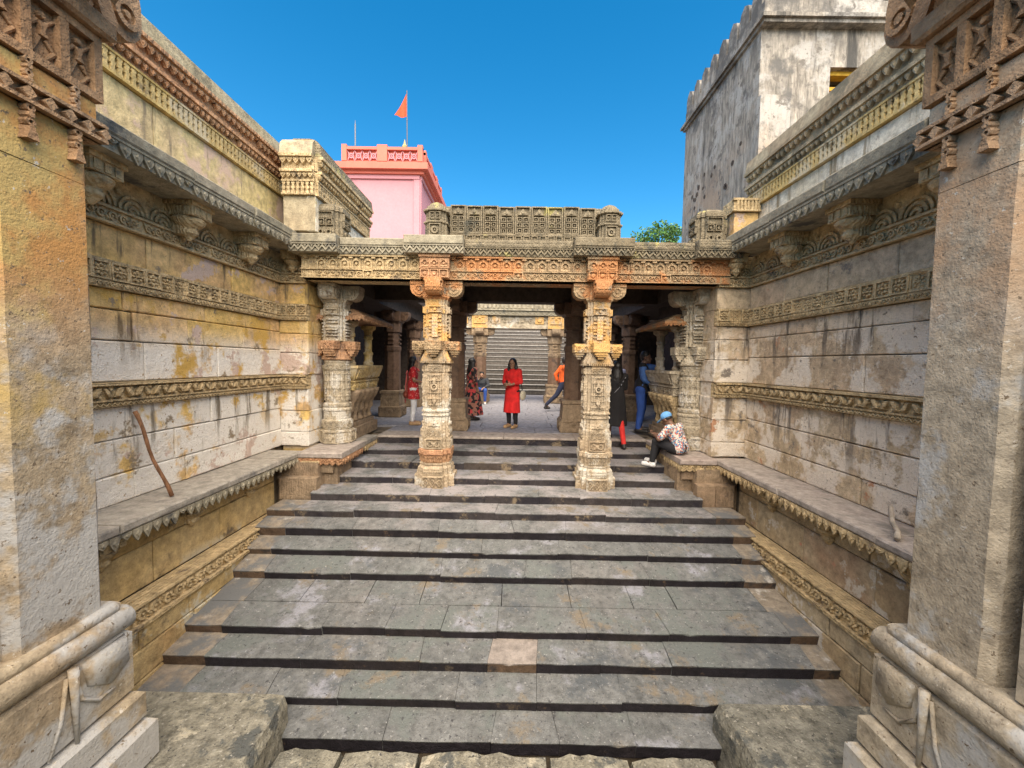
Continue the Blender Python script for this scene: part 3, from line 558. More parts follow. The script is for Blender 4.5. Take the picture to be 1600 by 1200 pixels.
for s in (-1, 1):
    P = thing('parapet_wall', {-1: 'left upper parapet with yellow plaster, baluster band and rounded reddish coping', 1: 'right upper parapet with cream plaster and golden baluster band below the white tower'}[s], 'wall', 'parapets above the side walls')
    mats = (M['plasterL'], M['trimred'], M['coping'], M['gold']) if s < 0 else (M['plasterR'], M['coping'], M['coping'], M['gold'])
    A = 3.90 if s < 0 else 4.03; f = side(s, A); ye = 6.9
    parapet(P, f, 2.3, ye, mats, 3.55, dz=0 if s < 0 else -.10)
    mb = MB(); mb.box(min(SX(s, A + .13), SX(s, A + .6)), max(SX(s, A + .13), SX(s, A + .6)), 2.3, ye + .3, 3.3, 4.9); mb.build('wall_core', M['core'], P)
    if s < 0:
        B2 = thing('parapet_wall', 'stepped-forward left parapet beside the pink building above the portico end', 'wall', 'parapets above the side walls')
        g = front(6.42); x0, x1 = -3.72, -3.20
        mb = MB(); mb.box(x0, x1 - .14, 6.56, 8.65, 3.42, 4.86); mb.build('wall_core', M['core'], B2)
        parapet(B2, g, x0, x1, (M['coping'], M['trim'], M['coping'], M['trim']), 3.55, dz=-.14); hf = Fr((x1, 0, 0), (0, 1, 0), (1, 0, 0)); parapet(B2, hf, 6.42, 8.70, (M['plasterR'], M['trim'], M['roofst'], M['trim']), 3.55, dz=-.14)
    else:
        B2 = thing('corner_pier', 'orange stained corner pier with baluster band in front of the white tower', 'pier')
        g = front(6.60); x0, x1 = SX(1, 3.62), SX(1, 4.02)
        ashlar(B2, g, x0, x1, [(3.50, 4.02)], M['wallL'], .5, .6)
        mb = MB(); mb.box(x0 + .01, x1, 6.72, 7.15, 3.42, 4.22); mb.build('pier_core', M['coping'], B2)
        mb = MB(); mb.fbox(g, x0 - .03, x1, 4.023, 4.22, -.3, .03); mb.fbox(g, x0 - .05, x1, 4.19, 4.225, 0, .06); mb.fbox(g, x0 - .05, x1, 4.02, 4.05, 0, .06)
        dentils(mb, g, x0, x1, 4.05, 4.19, .06, .03, .055); mb.build('baluster_band', M['trim'], B2)

# ------------------------------------------------------------------ carved portico columns
def column(name, label, cx, cy, zb, mats, group, zs=1.0):
    C = thing(name, label, 'column', group); body, head = mats
    def T(n, kind, levels, m=body):
        mb = MB(); tier(mb, cx, cy, kind, levels); return mb, n, m
    def done(t): return t[0].build(t[1], t[2], C)
    t = T('plinth', 'st', [(zb, .315), (-.43, .315), (-.42, .30)])
    for f in faces4(cx, cy, .315): lattice(t[0], f, -.18, .18, -.64, -.45, 3, -.01, .018); frame(t[0], f, -.183, .183, -.655, -.435, .014, -.01, .022)
    done(t)
    t = T('plinth_band', 'st', [(-.418, .295), (-.33, .295), (-.31, .30), (-.28, .285), (-.25, .255), (-.24, .27), (-.215, .27), (-.205, .245)])
    for f in faces4(cx, cy, .295):
        for r in (-.395, -.36): dentils(t[0], f, -.17, .17, r - .012, r + .012, .036, -.01, .012)
    done(t)
    t = T('dentil_course', 'st', [(-.203, .25), (-.06, .265)], M['trimred'] if cx < 0 else body)
    for f in faces4(cx, cy, .262): zigzag(t[0], f, -.15, .15, -.12, -.07, .05, -.01, .014); dentils(t[0], f, -.15, .15, -.185, -.135, .04, -.02, .006)
    done(t)
    done(T('slab', 'st', [(-.058, .28), (-.045, .295), (.03, .295), (.045, .28)], M['trimred'] if cx < 0 else body))
    t = T('carved_die', 'st', [(.047, .25), (.255, .245)])
    for f in faces4(cx, cy, .247):
        frame(t[0], f, -.143, .143, .06, .245, .014, -.01, .02)
        for q in (-1, 1):
            t[0].ring(f, q * .06, .15, .03, .052, -.01, .018, 10); t[0].disc(f, q * .06, .15, .016, -.01, .02, 6)
            t[0].ring(f, q * .105, .10, .018, .03, -.01, .014, 8)
        t[0].prism(f, [(0, .22), (.03, .15), (0, .08), (-.03, .15)], -.01, .022, .3)
    done(t)
    t = T('panel_die', 'st', [(.257, .242), (.43, .236), (.44, .228), (.60, .218)])
    for f in faces4(cx, cy, .236):
        lattice(t[0], f, -.135, .135, .29, .40, 3, -.01, .018)
        t[0].prism(f, [(-.12, .44), (.12, .44), (.06, .49), (.025, .55), (0, .585), (-.025, .55), (-.06, .49)], -.03, .006, .15); t[0].ring(f, 0, .48, .016, .032, -.01, .02, 8)
    done(t)
    done(T('ring_moulding', 'st', [(.602, .225), (.62, .24), (.645, .24), (.655, .215), (.672, .215), (.682, .24), (.71, .24), (.72, .222), (.75, .222)]))
    t = T('shaft', 'st', [(.752, .215), (1.33, .212)])
    for f in faces4(cx, cy, .213):
        for q in (-.105, -.07, .07, .105): t[0].fbox(f, q - .011, q + .011, .77, 1.31, -.01, .012)
        for v in (.80, .90, 1.00, 1.20, 1.29): t[0].fbox(f, -.12, .12, v - .007, v + .007, -.01, .018)
        t[0].ring(f, 0, 1.10, .034, .06, -.01, .032, 12); t[0].disc(f, 0, 1.10, .018, -.01, .028, 6)
        t[0].prism(f, [(-.04, 1.16), (.04, 1.16), (.02, 1.19), (.035, 1.225), (0, 1.205), (-.035, 1.225), (-.02, 1.19)], -.01, .03)
        t[0].prism(f, [(0, .78), (.045, .85), (.03, .95), (0, 1.0), (-.03, .95), (-.045, .85)], -.01, .026, .3)
    done(t)
    t = T('shaft_band', 'st', [(1.332, .212), (1.345, .222), (1.445, .222), (1.46, .212)])
    for f in faces4(cx, cy, .221): frame(t[0], f, -.12, .12, 1.35, 1.44, .01, -.01, .014); scroll(t[0], f, -.11, .11, 1.36, 1.43, 0, .016)
    done(t)
    t = T('eave', 'st', [(1.462, .205), (1.50, .21), (1.515, .262), (1.54, .262), (1.66, .205), (1.70, .2)])
    for f in faces4(cx, cy, .25): dentils(t[0], f, -.19, .19, 1.487, 1.513, .034, -.05, .012)
    done(t)
    mb = MB()                                                 # cross arms with stepped drops
    mb.box(cx - .42, cx + .42, cy - .14, cy + .14, 1.702, 1.845); mb.box(cx - .14, cx + .14, cy - .42, cy + .42, 1.7025, 1.846)
    for ax in (0, 1):
        for q in (-1, 1):
            for r0, r1, za, zb_ in ((.24, .40, 1.66, 1.70), (.26, .385, 1.63, 1.66), (.29, .355, 1.59, 1.63)):
                a, b = sorted((q * r0, q * r1)); w = .11 if r0 < .25 else (.09 if r0 < .28 else .05)
                (mb.box(cx + a, cx + b, cy - w, cy + w, za, zb_) if ax == 0 else mb.box(cx - w, cx + w, cy + a, cy + b, za, zb_))
    for f in faces4(cx, cy, .14):
        if abs(f.n.y) > .5: scroll(mb, Fr(f.o, f.u, f.n), -.41, -.15, 1.715, 1.83, 0, .014); scroll(mb, f, .15, .41, 1.715, 1.83, 0, .014)
    mb.build('bracket_slab', M['col'] if cx > 0 else M['colhead'], C)
    t = T('upper_shaft', 'st', [(1.848, .20), (1.90, .20), (1.905, .188), (2.08, .186), (2.085, .20), (2.12, .20), (2.125, .188), (2.29, .186), (2.30, .205), (2.42, .205), (2.43, .19), (2.52, .188)], body)
    for f in faces4(cx, cy, .19):
        for v in (1.94, 2.0, 2.05, 2.17, 2.23): t[0].fbox(f, -.11, .11, v - .01, v + .01, -.01, .018)
        t[0].fbox(f, -.05, .05, 1.91, 2.28, -.01, .03); frame(t[0], f, -.11, .11, 2.31, 2.41, .012, 0, .03); t[0].disc(f, 0, 2.36, .03, 0, .034, 8)
    done(t)
    mb = MB(); tier(mb, cx, cy, 'st', [(2.522, .19), (2.56, .22), (2.60, .22), (2.61, .2), (2.835, .2)])
    for f in (Fr((cx, cy, 0), (1, 0, 0), (0, -1, 0)), Fr((cx, cy, 0), (0, 1, 0), (1, 0, 0))):
        for q in (-1, 1): volute(mb, f, q, .43, 2.50, 2.834, .12)
    mb.build('capital', head, C)
    for o in C.children:
        for v in o.data.vertices:
            if v.co.z < 2.46: v.co.x = cx + (v.co.x - cx) * .93; v.co.y = cy + (v.co.y - cy) * .96
            if v.co.z < .25: v.co.z = .25 + (v.co.z - .25) * (.82 / .91)
    return C
COLX = (-1.30, 1.38)
column('carved_column', 'left freestanding carved column with reddish base courses on the steps', COLX[0], 6.69, -.66, (M['col'], M['colhead']), 'free columns of the portico')
column('carved_column', 'right freestanding carved column with pale lower half and yellow top', COLX[1], 6.69, -.66, (M['col'], M['colhead']), 'free columns of the portico')

def slim_column(name, label, cx, cy, top, mat, base, group, r=.2, kind='oct', cap=None):
    C = thing(name, label, 'column', group); cap = cap or mat
    mb = MB(); tier(mb, cx, cy, 'sq', [(0, r * 1.45), (.28, r * 1.45), (.30, r * 1.3), (.62, r * 1.22), (.64, r * 1.34), (.70, r * 1.34), (.72, r * 1.1)])
    for f in faces4(cx, cy, r * 1.45): frame(mb, f, -r * 1.3, r * 1.3, .03, .26, .02, -.01, .014); mb.ring(f, 0, .145, r * .25, r * .5, -.01, .016, 10)
    mb.build('base', base, C)
    mb = MB(); tier(mb, cx, cy, kind, [(.722, r), (top * .62, r * .96)]); mb.build('shaft', mat, C)
    mb = MB(); tier(mb, cx, cy, kind, [(top * .62 + .002, r * .98), (top * .64, r * 1.06), (top * .67, r * 1.06), (top * .68, r * .9), (top * .80, r * .88), (top * .81, r * 1.1), (top - .3, r * 1.15)])
    for f in faces4(cx, cy, r * 1.0):
        for v in (.70, .74, .78): mb.fbox(f, -r * .35, r * .35, top * v - .02, top * v + .02, -.05, .012)
    mb.build('neck', cap, C)
    mb = MB(); tier(mb, cx, cy, 'sq', [(top - .298, r * 1.05), (top - .25, r * 1.3), (top - .002, r * 1.3)])
    for f in (Fr((cx, cy, 0), (1, 0, 0), (0, -1, 0)), Fr((cx, cy, 0), (0, 1, 0), (1, 0, 0))):
        for q in (-1, 1): volute(mb, f, q, r * 2.3, top - .32, top - .004, r * .6)
    mb.build('capital', cap, C)
    return C
for x, l in ((-1.31, 'left'), (1.33, 'right')):
    slim_column('inner_column', f'dark brown octagonal column directly behind the {l} carved column', x, 8.92, 2.84, M['dark'], M['inner'], 'dark inner columns')
for s in (-1, 1):
    slim_column('inner_column', f'dark column in the shadowed {SIDE[s]} aisle beyond the balcony', SX(s, 3.25), 10.9, 2.84, M['dark'], M['inner'], 'dark inner columns')
    slim_column('inner_column', f'{SIDE[s]} rear column at the far side of the open court', SX(s, 3.3), 13.4, 2.84, M['dark'], M['inner'], 'dark inner columns')
slim_column('far_column', 'far left sunlit column in front of the rising steps, behind the seated man', -1.33, 15.45, 2.82, M['dark'], M['inner'], 'columns of the far portico', .24, 'oct', M['inner'])
slim_column('far_column', 'far right sunlit column in front of the rising steps', 1.55, 15.45, 2.82, M['dark'], M['inner'], 'columns of the far portico', .24, 'oct', M['inner'])

def engaged(s):
    cx, cy = SX(s, 3.16) if s < 0 else SX(s, 3.36), 7.28
    b = M['colB']
    C = thing('engaged_column', f'carved round pilaster column standing on the {SIDE[s]} ledge beside the balcony', 'column', 'engaged columns at the portico ends')
    def rnd(n, lv, m=b, deco=None):
        mb = MB(); lathe(mb, cx, cy, lv, 16, math.pi / 16)
        if deco: deco(mb)
        mb.build(n, m, C)
    mb = MB(); tier(mb, cx, cy, 'oct', [(0.002, .27), (.24, .27), (.25, .25)])
    for f in faces4(cx, cy, .27): frame(mb, f, -.11, .11, .02, .23, .014, -.01, .02); mb.prism(f, [(0, .04), (.07, .125), (0, .21), (-.07, .125)], -.01, .02, .3)
    q = .27 * .71
    for sx in (-1, 1):
        f = Fr((cx + sx * q, cy - q, 0), Vector((sx * .707, .707, 0)) * sx * 1.0 if False else Vector((.707, sx * .707, 0)), Vector((sx * .707, -.707, 0)))
        frame(mb, f, -.085, .085, .02, .23, .014, -.01, .02)
    mb.build('base', b, C)
    rnd('lower_drum', [(.252, .25), (.27, .26), (.42, .255), (.44, .235), (.58, .235), (.60, .25), (.63, .25), (.65, .225), (.68, .245), (.72, .245), (.74, .215)], b,
        lambda m: [lattice(m, Fr((cx + .255 * math.sin(t), cy - .255 * math.cos(t), 0), (math.cos(t), math.sin(t), 0), (math.sin(t), -math.cos(t), 0)), -.045, .045, .29, .41, 1, -.01, .016) for t in (i * math.pi / 8 for i in range(-7, 8))])
    def ribs(m):
        for i in range(-7, 9):
            t = i * math.pi / 8; f = Fr((cx + .205 * math.sin(t), cy - .205 * math.cos(t), 0), (math.cos(t), math.sin(t), 0), (math.sin(t), -math.cos(t), 0))
            m.fbox(f, -.024, .024, .78, 1.30, -.02, .018); 
            for v in (.86, 1.0, 1.14, 1.26): m.fbox(f, -.036, .036, v - .012, v + .012, -.02, .024)
    rnd('shaft', [(.742, .205), (1.33, .2)], b, ribs)
    rnd('shaft_band', [(1.332, .215), (1.45, .215), (1.47, .225), (1.50, .225)], b, lambda m: [lattice(m, Fr((cx + .213 * math.sin(t), cy - .213 * math.cos(t), 0), (math.cos(t), math.sin(t), 0), (math.sin(t), -math.cos(t), 0)), -.04, .04, 1.345, 1.44, 1, -.01, .014) for t in (i * math.pi / 8 for i in range(-7, 9))])
    rnd('eave', [(1.502, .235), (1.52, .265), (1.545, .265), (1.64, .21), (1.70, .2)], M['trimred'] if s < 0 else b)
    mb = MB(); mb.box(cx - .38, cx + .38, cy - .12, cy + .12, 1.702, 1.845); mb.box(cx - .12, cx + .12, cy - .38, cy + .3, 1.7025, 1.846)
    for q in (-1, 1):
        for r0, r1, za, zb_ in ((.22, .36, 1.66, 1.70), (.24, .34, 1.62, 1.66), (.27, .31, 1.58, 1.62)):
            a, c_ = sorted((q * r0, q * r1)); mb.box(cx + a, cx + c_, cy - .1, cy + .1, za, zb_)
            if q < 0: mb.box(cx - .1, cx + .1, cy + a, cy + c_, za, zb_)
    f = front(cy - .12); scroll(mb, f, cx - .37, cx - .13, 1.715, 1.83, 0, .014); scroll(mb, f, cx + .13, cx + .37, 1.715, 1.83, 0, .014)
    scroll(mb, front(cy - .38), cx - .11, cx + .11, 1.715, 1.83, 0, .014)
    mb.build('bracket_slab', M['trimred'] if s < 0 else b, C)
    mb = MB(); tier(mb, cx, cy, 'st', [(1.848, .21), (1.9, .21), (1.91, .195), (2.08, .195), (2.085, .21), (2.12, .21), (2.13, .195), (2.29, .195), (2.3, .215), (2.42, .215), (2.43, .195), (2.52, .195)])
    for f in faces4(cx, cy, .2):
        for v in (1.94, 2.0, 2.05, 2.17, 2.23): mb.fbox(f, -.11, .11, v - .01, v + .01, -.01, .018)
        frame(mb, f, -.11, .11, 2.31, 2.41, .012, 0, .03); mb.disc(f, 0, 2.36, .03, 0, .034, 8)
    mb.build('upper_shaft', b, C)
    mb = MB(); tier(mb, cx, cy, 'st', [(2.522, .2), (2.56, .23), (2.60, .23), (2.61, .21), (2.835, .21)])
    volute(mb, Fr((cx, cy, 0), (1, 0, 0), (0, -1, 0)), -s, .45, 2.50, 2.834, .13); volute(mb, Fr((cx, cy, 0), (0, 1, 0), (1, 0, 0)), -1, .43, 2.50, 2.834, .13); volute(mb, Fr((cx, cy, 0), (1, 0, 0), (0, -1, 0)), s, .3, 2.50, 2.834, .13)
    mb.build('capital', b, C)
    return cx
EX = (engaged(-1), engaged(1))

# ------------------------------------------------------------------ portico entablature and roof
def portico():
    P = thing('portico_roof', 'long carved lintel, zigzag cornice and flat roof carried by the front columns', 'roof')
    yF = 6.53; f = front(yF); xs = [EX[0] - .25, COLX[0], COLX[1], EX[1] + .2]
    mats = [M['trim'], M['colhead'], M['colhead']]
    nm = MB(); p = .19; fl = LOC                      # one little arched niche of the frieze
    nm.fbox(fl, -p / 2 + .004, p / 2 - .004, -.1, .1, -.02, .004); nm.ring(fl, 0, .0, .048, .072, 0, .034, 8, 0, math.pi); nm.fbox(fl, -.072, -.048, -.085, 0, 0, .032); nm.fbox(fl, .048, .072, -.085, 0, 0, .032)
    nm.disc(fl, 0, .0, .03, 0, .03, 7); nm.fbox(fl, -.05, .05, -.085, -.045, 0, .026); nm.prism(fl, [(-.03, .072), (.03, .072), (0, .1)], 0, .03); nm.fbox(fl, -p / 2 + .004, -p / 2 + .016, -.09, .09, 0, .026)
    for i in range(3):
        a, b = xs[i], xs[i + 1]; m = mats[i]
        n_me = nm.mesh('niche', m)
        mb = MB(); mb.fbox(f, a + .002, b - .002, 2.84, 2.99, -.5, .0); mb.fbox(f, a + .002, b - .002, 2.975, 2.995, -.2, .03); mb.fbox(f, a + .002, b - .002, 2.84, 2.858, -.2, .03)
        q = (a + b) / 2; scroll(mb, f, a + .25, q - .1, 2.862, 2.972, 0, .02); scroll(mb, f, q + .1, b - .25, 2.862, 2.972, 0, .02); frame(mb, f, q - .08, q + .08, 2.86, 2.974, .016, 0, .035); mb.disc(f, q, 2.917, .035, 0, .03, 8)
        mb.build('architrave', m, P)
        mb = MB(); mb.fbox(f, a + .002, b - .002, 2.997, 3.215, -.5, -.01); mb.fbox(f, a + .002, b - .002, 3.185, 3.215, -.1, .05); fz = mb.build('frieze', m, P)
        mb = MB(); dentils(mb, f, a + .002, b - .002, 3.155, 3.185, .19, -.01, .04, .35); mb.build('dentil_row', m, fz)
        k = round((b - a - .5) / p)
        for j in range(k): link('niche', n_me, fz, f.mat(q + (j - (k - 1) / 2) * p, 3.075, -.008))
    # cornice: recessed runs between the columns, bolder blocks over them
    spans = [(EX[0] - .35, EX[0] + .42, 6.30), (EX[0] + .42, COLX[0] - .47, 6.42), (COLX[0] - .47, COLX[0] + .47, 6.28), (COLX[0] + .47, COLX[1] - .47, 6.42), (COLX[1] - .47, COLX[1] + .47, 6.28), (COLX[1] + .47, EX[1] - .42, 6.42), (EX[1] - .42, EX[1] + .3, 6.30)]
    for i, (a, b, y) in enumerate(spans):
        g = front(y); m = M['cornice'] if i < 3 else M['roofst']; top = 3.465 + (.02 if i % 2 == 0 else 0)
        mb = MB(); mb.block(g, a + .003, b - .003, 3.345, top, -.9, 0, .012, .004); o = mb.build('cornice_slab', m, P)
        mb = MB(); mb.fbox(g, a + .003, b - .003, 3.218, 3.343, -.5, -.045); mb.fbox(g, a + .003, b - .003, 3.325, 3.343, -.05, -.012)
        zigzag(mb, g, a + .003, b - .003, 3.225, 3.322, .105, -.045, -.015)
        if i % 2 == 0:
            for e, q in ((a + .003, -1), (b - .003, 1)):
                h = Fr((e, 0, 0), (0, 1, 0), (q, 0, 0)); zigzag(mb, h, y + .02, y + .30, 3.225, 3.322, .1, -.01, .008)
        mb.build('zigzag_band', m, o)
    for i, x in enumerate(COLX):                             # carved blocks over the column heads
        g = front(6.40); mb = MB(); mb.fbox(g, x - .235, x + .235, 2.842, 3.216, -.3, 0)
        mb.fbox(g, x - .25, x + .25, 3.17, 3.217, -.1, .03); mb.fbox(g, x - .24, x + .24, 2.99, 3.01, -.1, .025)
        for q in (-.15, 0, .15):
            frame(mb, g, x + q - .07, x + q + .07, 2.85, 2.98, .014, 0, .03); mb.disc(g, x + q, 2.915, .04, 0, .022, 8)
            mb.ring(g, x + q, 3.08, .035, .06, 0, .03, 8, 0, math.pi); mb.disc(g, x + q, 3.07, .025, 0, .028, 6); mb.fbox(g, x + q - .055, x + q + .055, 3.02, 3.045, 0, .02)
        mb.build('head_block', M['trimred'] if i == 0 else M['colhead'], P)
    # roof slab, soffit and beams
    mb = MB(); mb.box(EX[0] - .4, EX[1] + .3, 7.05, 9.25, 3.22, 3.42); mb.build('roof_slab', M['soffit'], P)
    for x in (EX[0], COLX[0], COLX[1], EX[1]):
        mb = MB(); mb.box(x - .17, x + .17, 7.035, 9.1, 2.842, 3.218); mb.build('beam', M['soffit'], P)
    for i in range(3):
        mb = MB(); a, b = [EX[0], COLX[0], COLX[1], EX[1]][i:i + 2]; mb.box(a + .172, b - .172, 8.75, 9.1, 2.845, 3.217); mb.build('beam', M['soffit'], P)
    # crest above the cornice: carved panels between two small shrines
    g = front(6.70); x0, x1 = -1.10, 1.30; k = 9; w = (x1 - x0) / k
    pm = MB(); fl = LOC
    pm.fbox(fl, -w / 2 + .001, w / 2 - .001, -.20, .27, -.12, 0); frame(pm, fl, -w / 2 + .008, w / 2 - .008, -.19, .26, .018, 0, .045)
    for v in (-.13, -.04, .05): 
        for u in (-.052, .052): frame(pm, fl, u - .042, u + .042, v - .038, v + .038, .012, 0, .04); pm.disc(fl, u, v, .018, 0, .035, 6)
    pm.prism(fl, [(-.09, .11), (.09, .11), (.06, .17), (0, .235), (-.06, .17)], 0, .045, .2); pm.disc(fl, 0, .15, .026, .03, .06, 6)
    pme = pm.mesh('crest_panel', M['roofst'])
    for i in range(k): link('crest_panel', pme, P, Matrix.Translation((0, 0, R.uniform(-.012, .008))) @ g.mat(x0 + (i + .5) * w, 3.82, R.uniform(-.015, .01)))
    mb = MB(); mb.fbox(g, x0, x1, 3.47, 3.60, -.15, .05); mb.fbox(g, x0, x1, 3.60, 3.618, -.15, .07)
    for i in range(18):
        u = x0 + (i + .5) * (x1 - x0) / 18; frame(mb, g, u - .055, u + .055, 3.485, 3.592, .014, .05, .075); mb.disc(g, u, 3.538, .026, .05, .072, 6 if i % 2 else 4, .3)
    mb.fbox(g, x0, x1, 3.60, 4.06, -.16, -.13); mb.build('crest_base', M['roofst'], P)
    for x in (x0 - .2, x1 + .2):
        mb = MB(); mb.fbox(g, x - .2, x + .2, 3.47, 4.10, -.3, -.06); tier(mb, x, 6.60, 'st', [(3.487, .175), (3.72, .17), (3.725, .195), (3.75, .195), (3.755, .165), (3.90, .16), (3.91, .2), (3.94, .2)])
        lathe(mb, x, 6.60, [(3.941, .17), (3.99, .16), (4.05, .11), (4.09, .03)], 12)
        ff = faces4(x, 6.60, .17)[0]; mb.ring(ff, 0, 3.60, .03, .06, 0, .022, 10); mb.disc(ff, 0, 3.6, .018, 0, .022, 6); frame(mb, ff, -.09, .09, 3.51, 3.70, .014, -.005, .02)
        for u in (-.045, .045): frame(mb, ff, u - .038, u + .038, 3.775, 3.885, .01, -.012, .012); mb.disc(ff, u, 3.83, .018, -.012, .01, 4)
        mb.build('crest_shrine', M['roofst'], P)
    for x, l in ((EX[0] + .15, 'l'), (EX[1] - .08, 'r')):                   # small latticed shrines over the ends
        cy = 6.78; mb = MB(); tier(mb, x, cy, 'st', [(3.487, .24), (3.66, .24), (3.67, .225), (3.92, .225), (3.93, .245), (4.0, .24), (4.05, .18)])
        for h in faces4(x, cy, .23)[:1] + [faces4(x, cy, .23)[1], faces4(x, cy, .23)[3]]:
            for u in (-.065, .065): frame(mb, h, u - .055, u + .055, 3.69, 3.79, .012, -.005, .02); mb.disc(h, u, 3.74, .028, -.005, .018, 6); mb.ring(h, u, 3.575, .025, .05, .005, .03, 10)
            frame(mb, h, -.125, .125, 3.80, 3.91, .012, -.005, .02)
        mb.build('end_shrine', M['roofst'], P)
portico()

# ------------------------------------------------------------------ balconies at both sides under the portico
def balcony(s):
    B = thing('balcony', f'carved stone window balcony with bulging brackets and canopy at the {SIDE[s]} of the landing', 'balcony', 'balconies flanking the landing')
    xi, xo = SX(s, 2.92) if s < 0 else SX(s, 3.08), SX(s, 3.65); y0, y1 = 7.45, 8.72
    fi = Fr((xi, 0, 0), (0, 1, 0), (-s, 0, 0)); ff = front(y0); xa, xb = min(xi, xo), max(xi, xo); m = M['colB'] if s > 0 else M['gold']
    mb = MB(); mb.box(xa + (.0 if s > 0 else 0), xb, y0 + .05, y1, 0.002, .22); mb.box(min(xi + s * .06, xo), max(xi + s * .06, xo), y0 + .1, y1 - .05, .222, .30); mb.build('base', M['inner'], B)
    for i in range(5):                                      # bulging bracket figures
        y = y0 + .14 + i * .25; mb = MB()
        prof = [(.302, .06), (.34, .085), (.42, .05), (.48, .06), (.55, .095), (.62, .07), (.70, .075), (.80, .12), (.88, .13), (.94, .13)]
        cx = lambda z: xi + s * (.16 - .12 * max(0, (z - .5)) / .45)
        mb.loft([[(cx(z) + r * math.cos(2 * math.pi * q / 10), y + r * .85 * math.sin(2 * math.pi * q / 10), z) for q in range(10)] for z, r in prof]); mb.build('bracket', M['inner'] if s < 0 else M['trim'], B, True)
    for x in (xi + s * .30,):
        mb = MB(); mb.loft([[(x + r * math.cos(2 * math.pi * q / 10), y0 + .14 + r * math.sin(2 * math.pi * q / 10), z) for q in range(10)] for z, r in [(.302, .06), (.34, .085), (.42, .05), (.55, .095), (.62, .07), (.80, .12), (.94, .13)]]); mb.build('bracket', M['trim'], B, True)
    mb = MB(); mb.box(xa, xb, y0, y1, .942, 1.12); scroll(mb, ff, xa, xb, .96, 1.1, 0, .02); scroll(mb, fi, y0, y1, .96, 1.1, 0, .02); mb.fbox(ff, xa, xb, 1.095, 1.12, 0, .035); mb.fbox(fi, y0 - .035, y1, 1.0955, 1.1205, 0, .035); mb.build('frieze', m, B)
    mb = MB(); o = .10                                      # outward-leaning seat back
    for q in range(3):
        za, zb_, oa, ob = ((1.122, 1.16, .0, .02), (1.16, 1.36, .02, .10), (1.36, 1.41, .12, .12))[q]
        mb.loft([[(xi - s * oa, y0 - oa, za), (xi - s * oa, y1, za), (xo, y1, za), (xo, y0 - oa, za)], [(xi - s * ob, y0 - ob, zb_), (xi - s * ob, y1, zb_), (xo, y1, zb_), (xo, y0 - ob, zb_)]])
    for i in range(16):
        y = y0 + (i + .5) * (y1 - y0) / 16; g = Fr((xi - s * .06, 0, 0), (0, 1, 0), (-s, 0, 0)); mb.loft([[(xi - s * (.025 + t), y + d, 1.165) for t, d in ((0, -.025), (.02, -.025), (.02, .025), (0, .025))], [(xi - s * (.1 + t), y + d, 1.355) for t, d in ((0, -.025), (.02, -.025), (.02, .025), (0, .025))]])
    for i in range(8):
        x = xa + (i + .5) * (xb - xa) / 8; mb.loft([[(x + d, y0 - .02 - t, 1.165) for t, d in ((0, -.025), (.02, -.025), (.02, .025), (0, .025))], [(x + d, y0 - .095 - t, 1.355) for t, d in ((0, -.025), (.02, -.025), (.02, .025), (0, .025))]])
    mb.build('seat_back', m, B)
    for y in (y0 + .16, y1 - .16):
        mb = MB(); cx = xi + s * .14; lathe(mb, cx, y, [(1.412, .10), (1.46, .11), (1.5, .085), (1.62, .085), (1.64, .1), (1.68, .1), (1.7, .075), (1.95, .075), (1.97, .095), (2.02, .095), (2.04, .08), (2.14, .09), (2.18, .15), (2.24, .16)], 12); mb.build('small_column', m, B)
    mb = MB()                                               # sloping canopy with toothed edge
    e0 = [(xi - s * .30, y0 - .28), (xi - s * .30, y1 + .2), (xo, y1 + .2), (xo, y0 - .28)]; e1 = [(xi + s * .02, y0 + .02), (xi + s * .02, y1), (xo, y1), (xo, y0 + .02)]
    mb.loft([[(x, y, 2.27) for x, y in e0], [(x, y, 2.31) for x, y in e0], [(x, y, 2.47) for x, y in e1]])
    teeth(mb, Fr((xi - s * .30, 0, 0), (0, 1, 0), (-s, 0, 0)), y0 - .28, y1 + .2, 2.27, .05, .07, -.03, -.005); teeth(mb, front(y0 - .28), min(xo, xi - s * .3), max(xo, xi - s * .3), 2.27, .05, .07, -.03, -.005)
    mb.build('canopy', M['colhead'] if s > 0 else M['trimred'], B)
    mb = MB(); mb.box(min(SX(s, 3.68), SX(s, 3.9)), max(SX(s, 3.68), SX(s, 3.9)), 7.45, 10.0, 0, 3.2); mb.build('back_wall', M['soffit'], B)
balcony(-1); balcony(1)

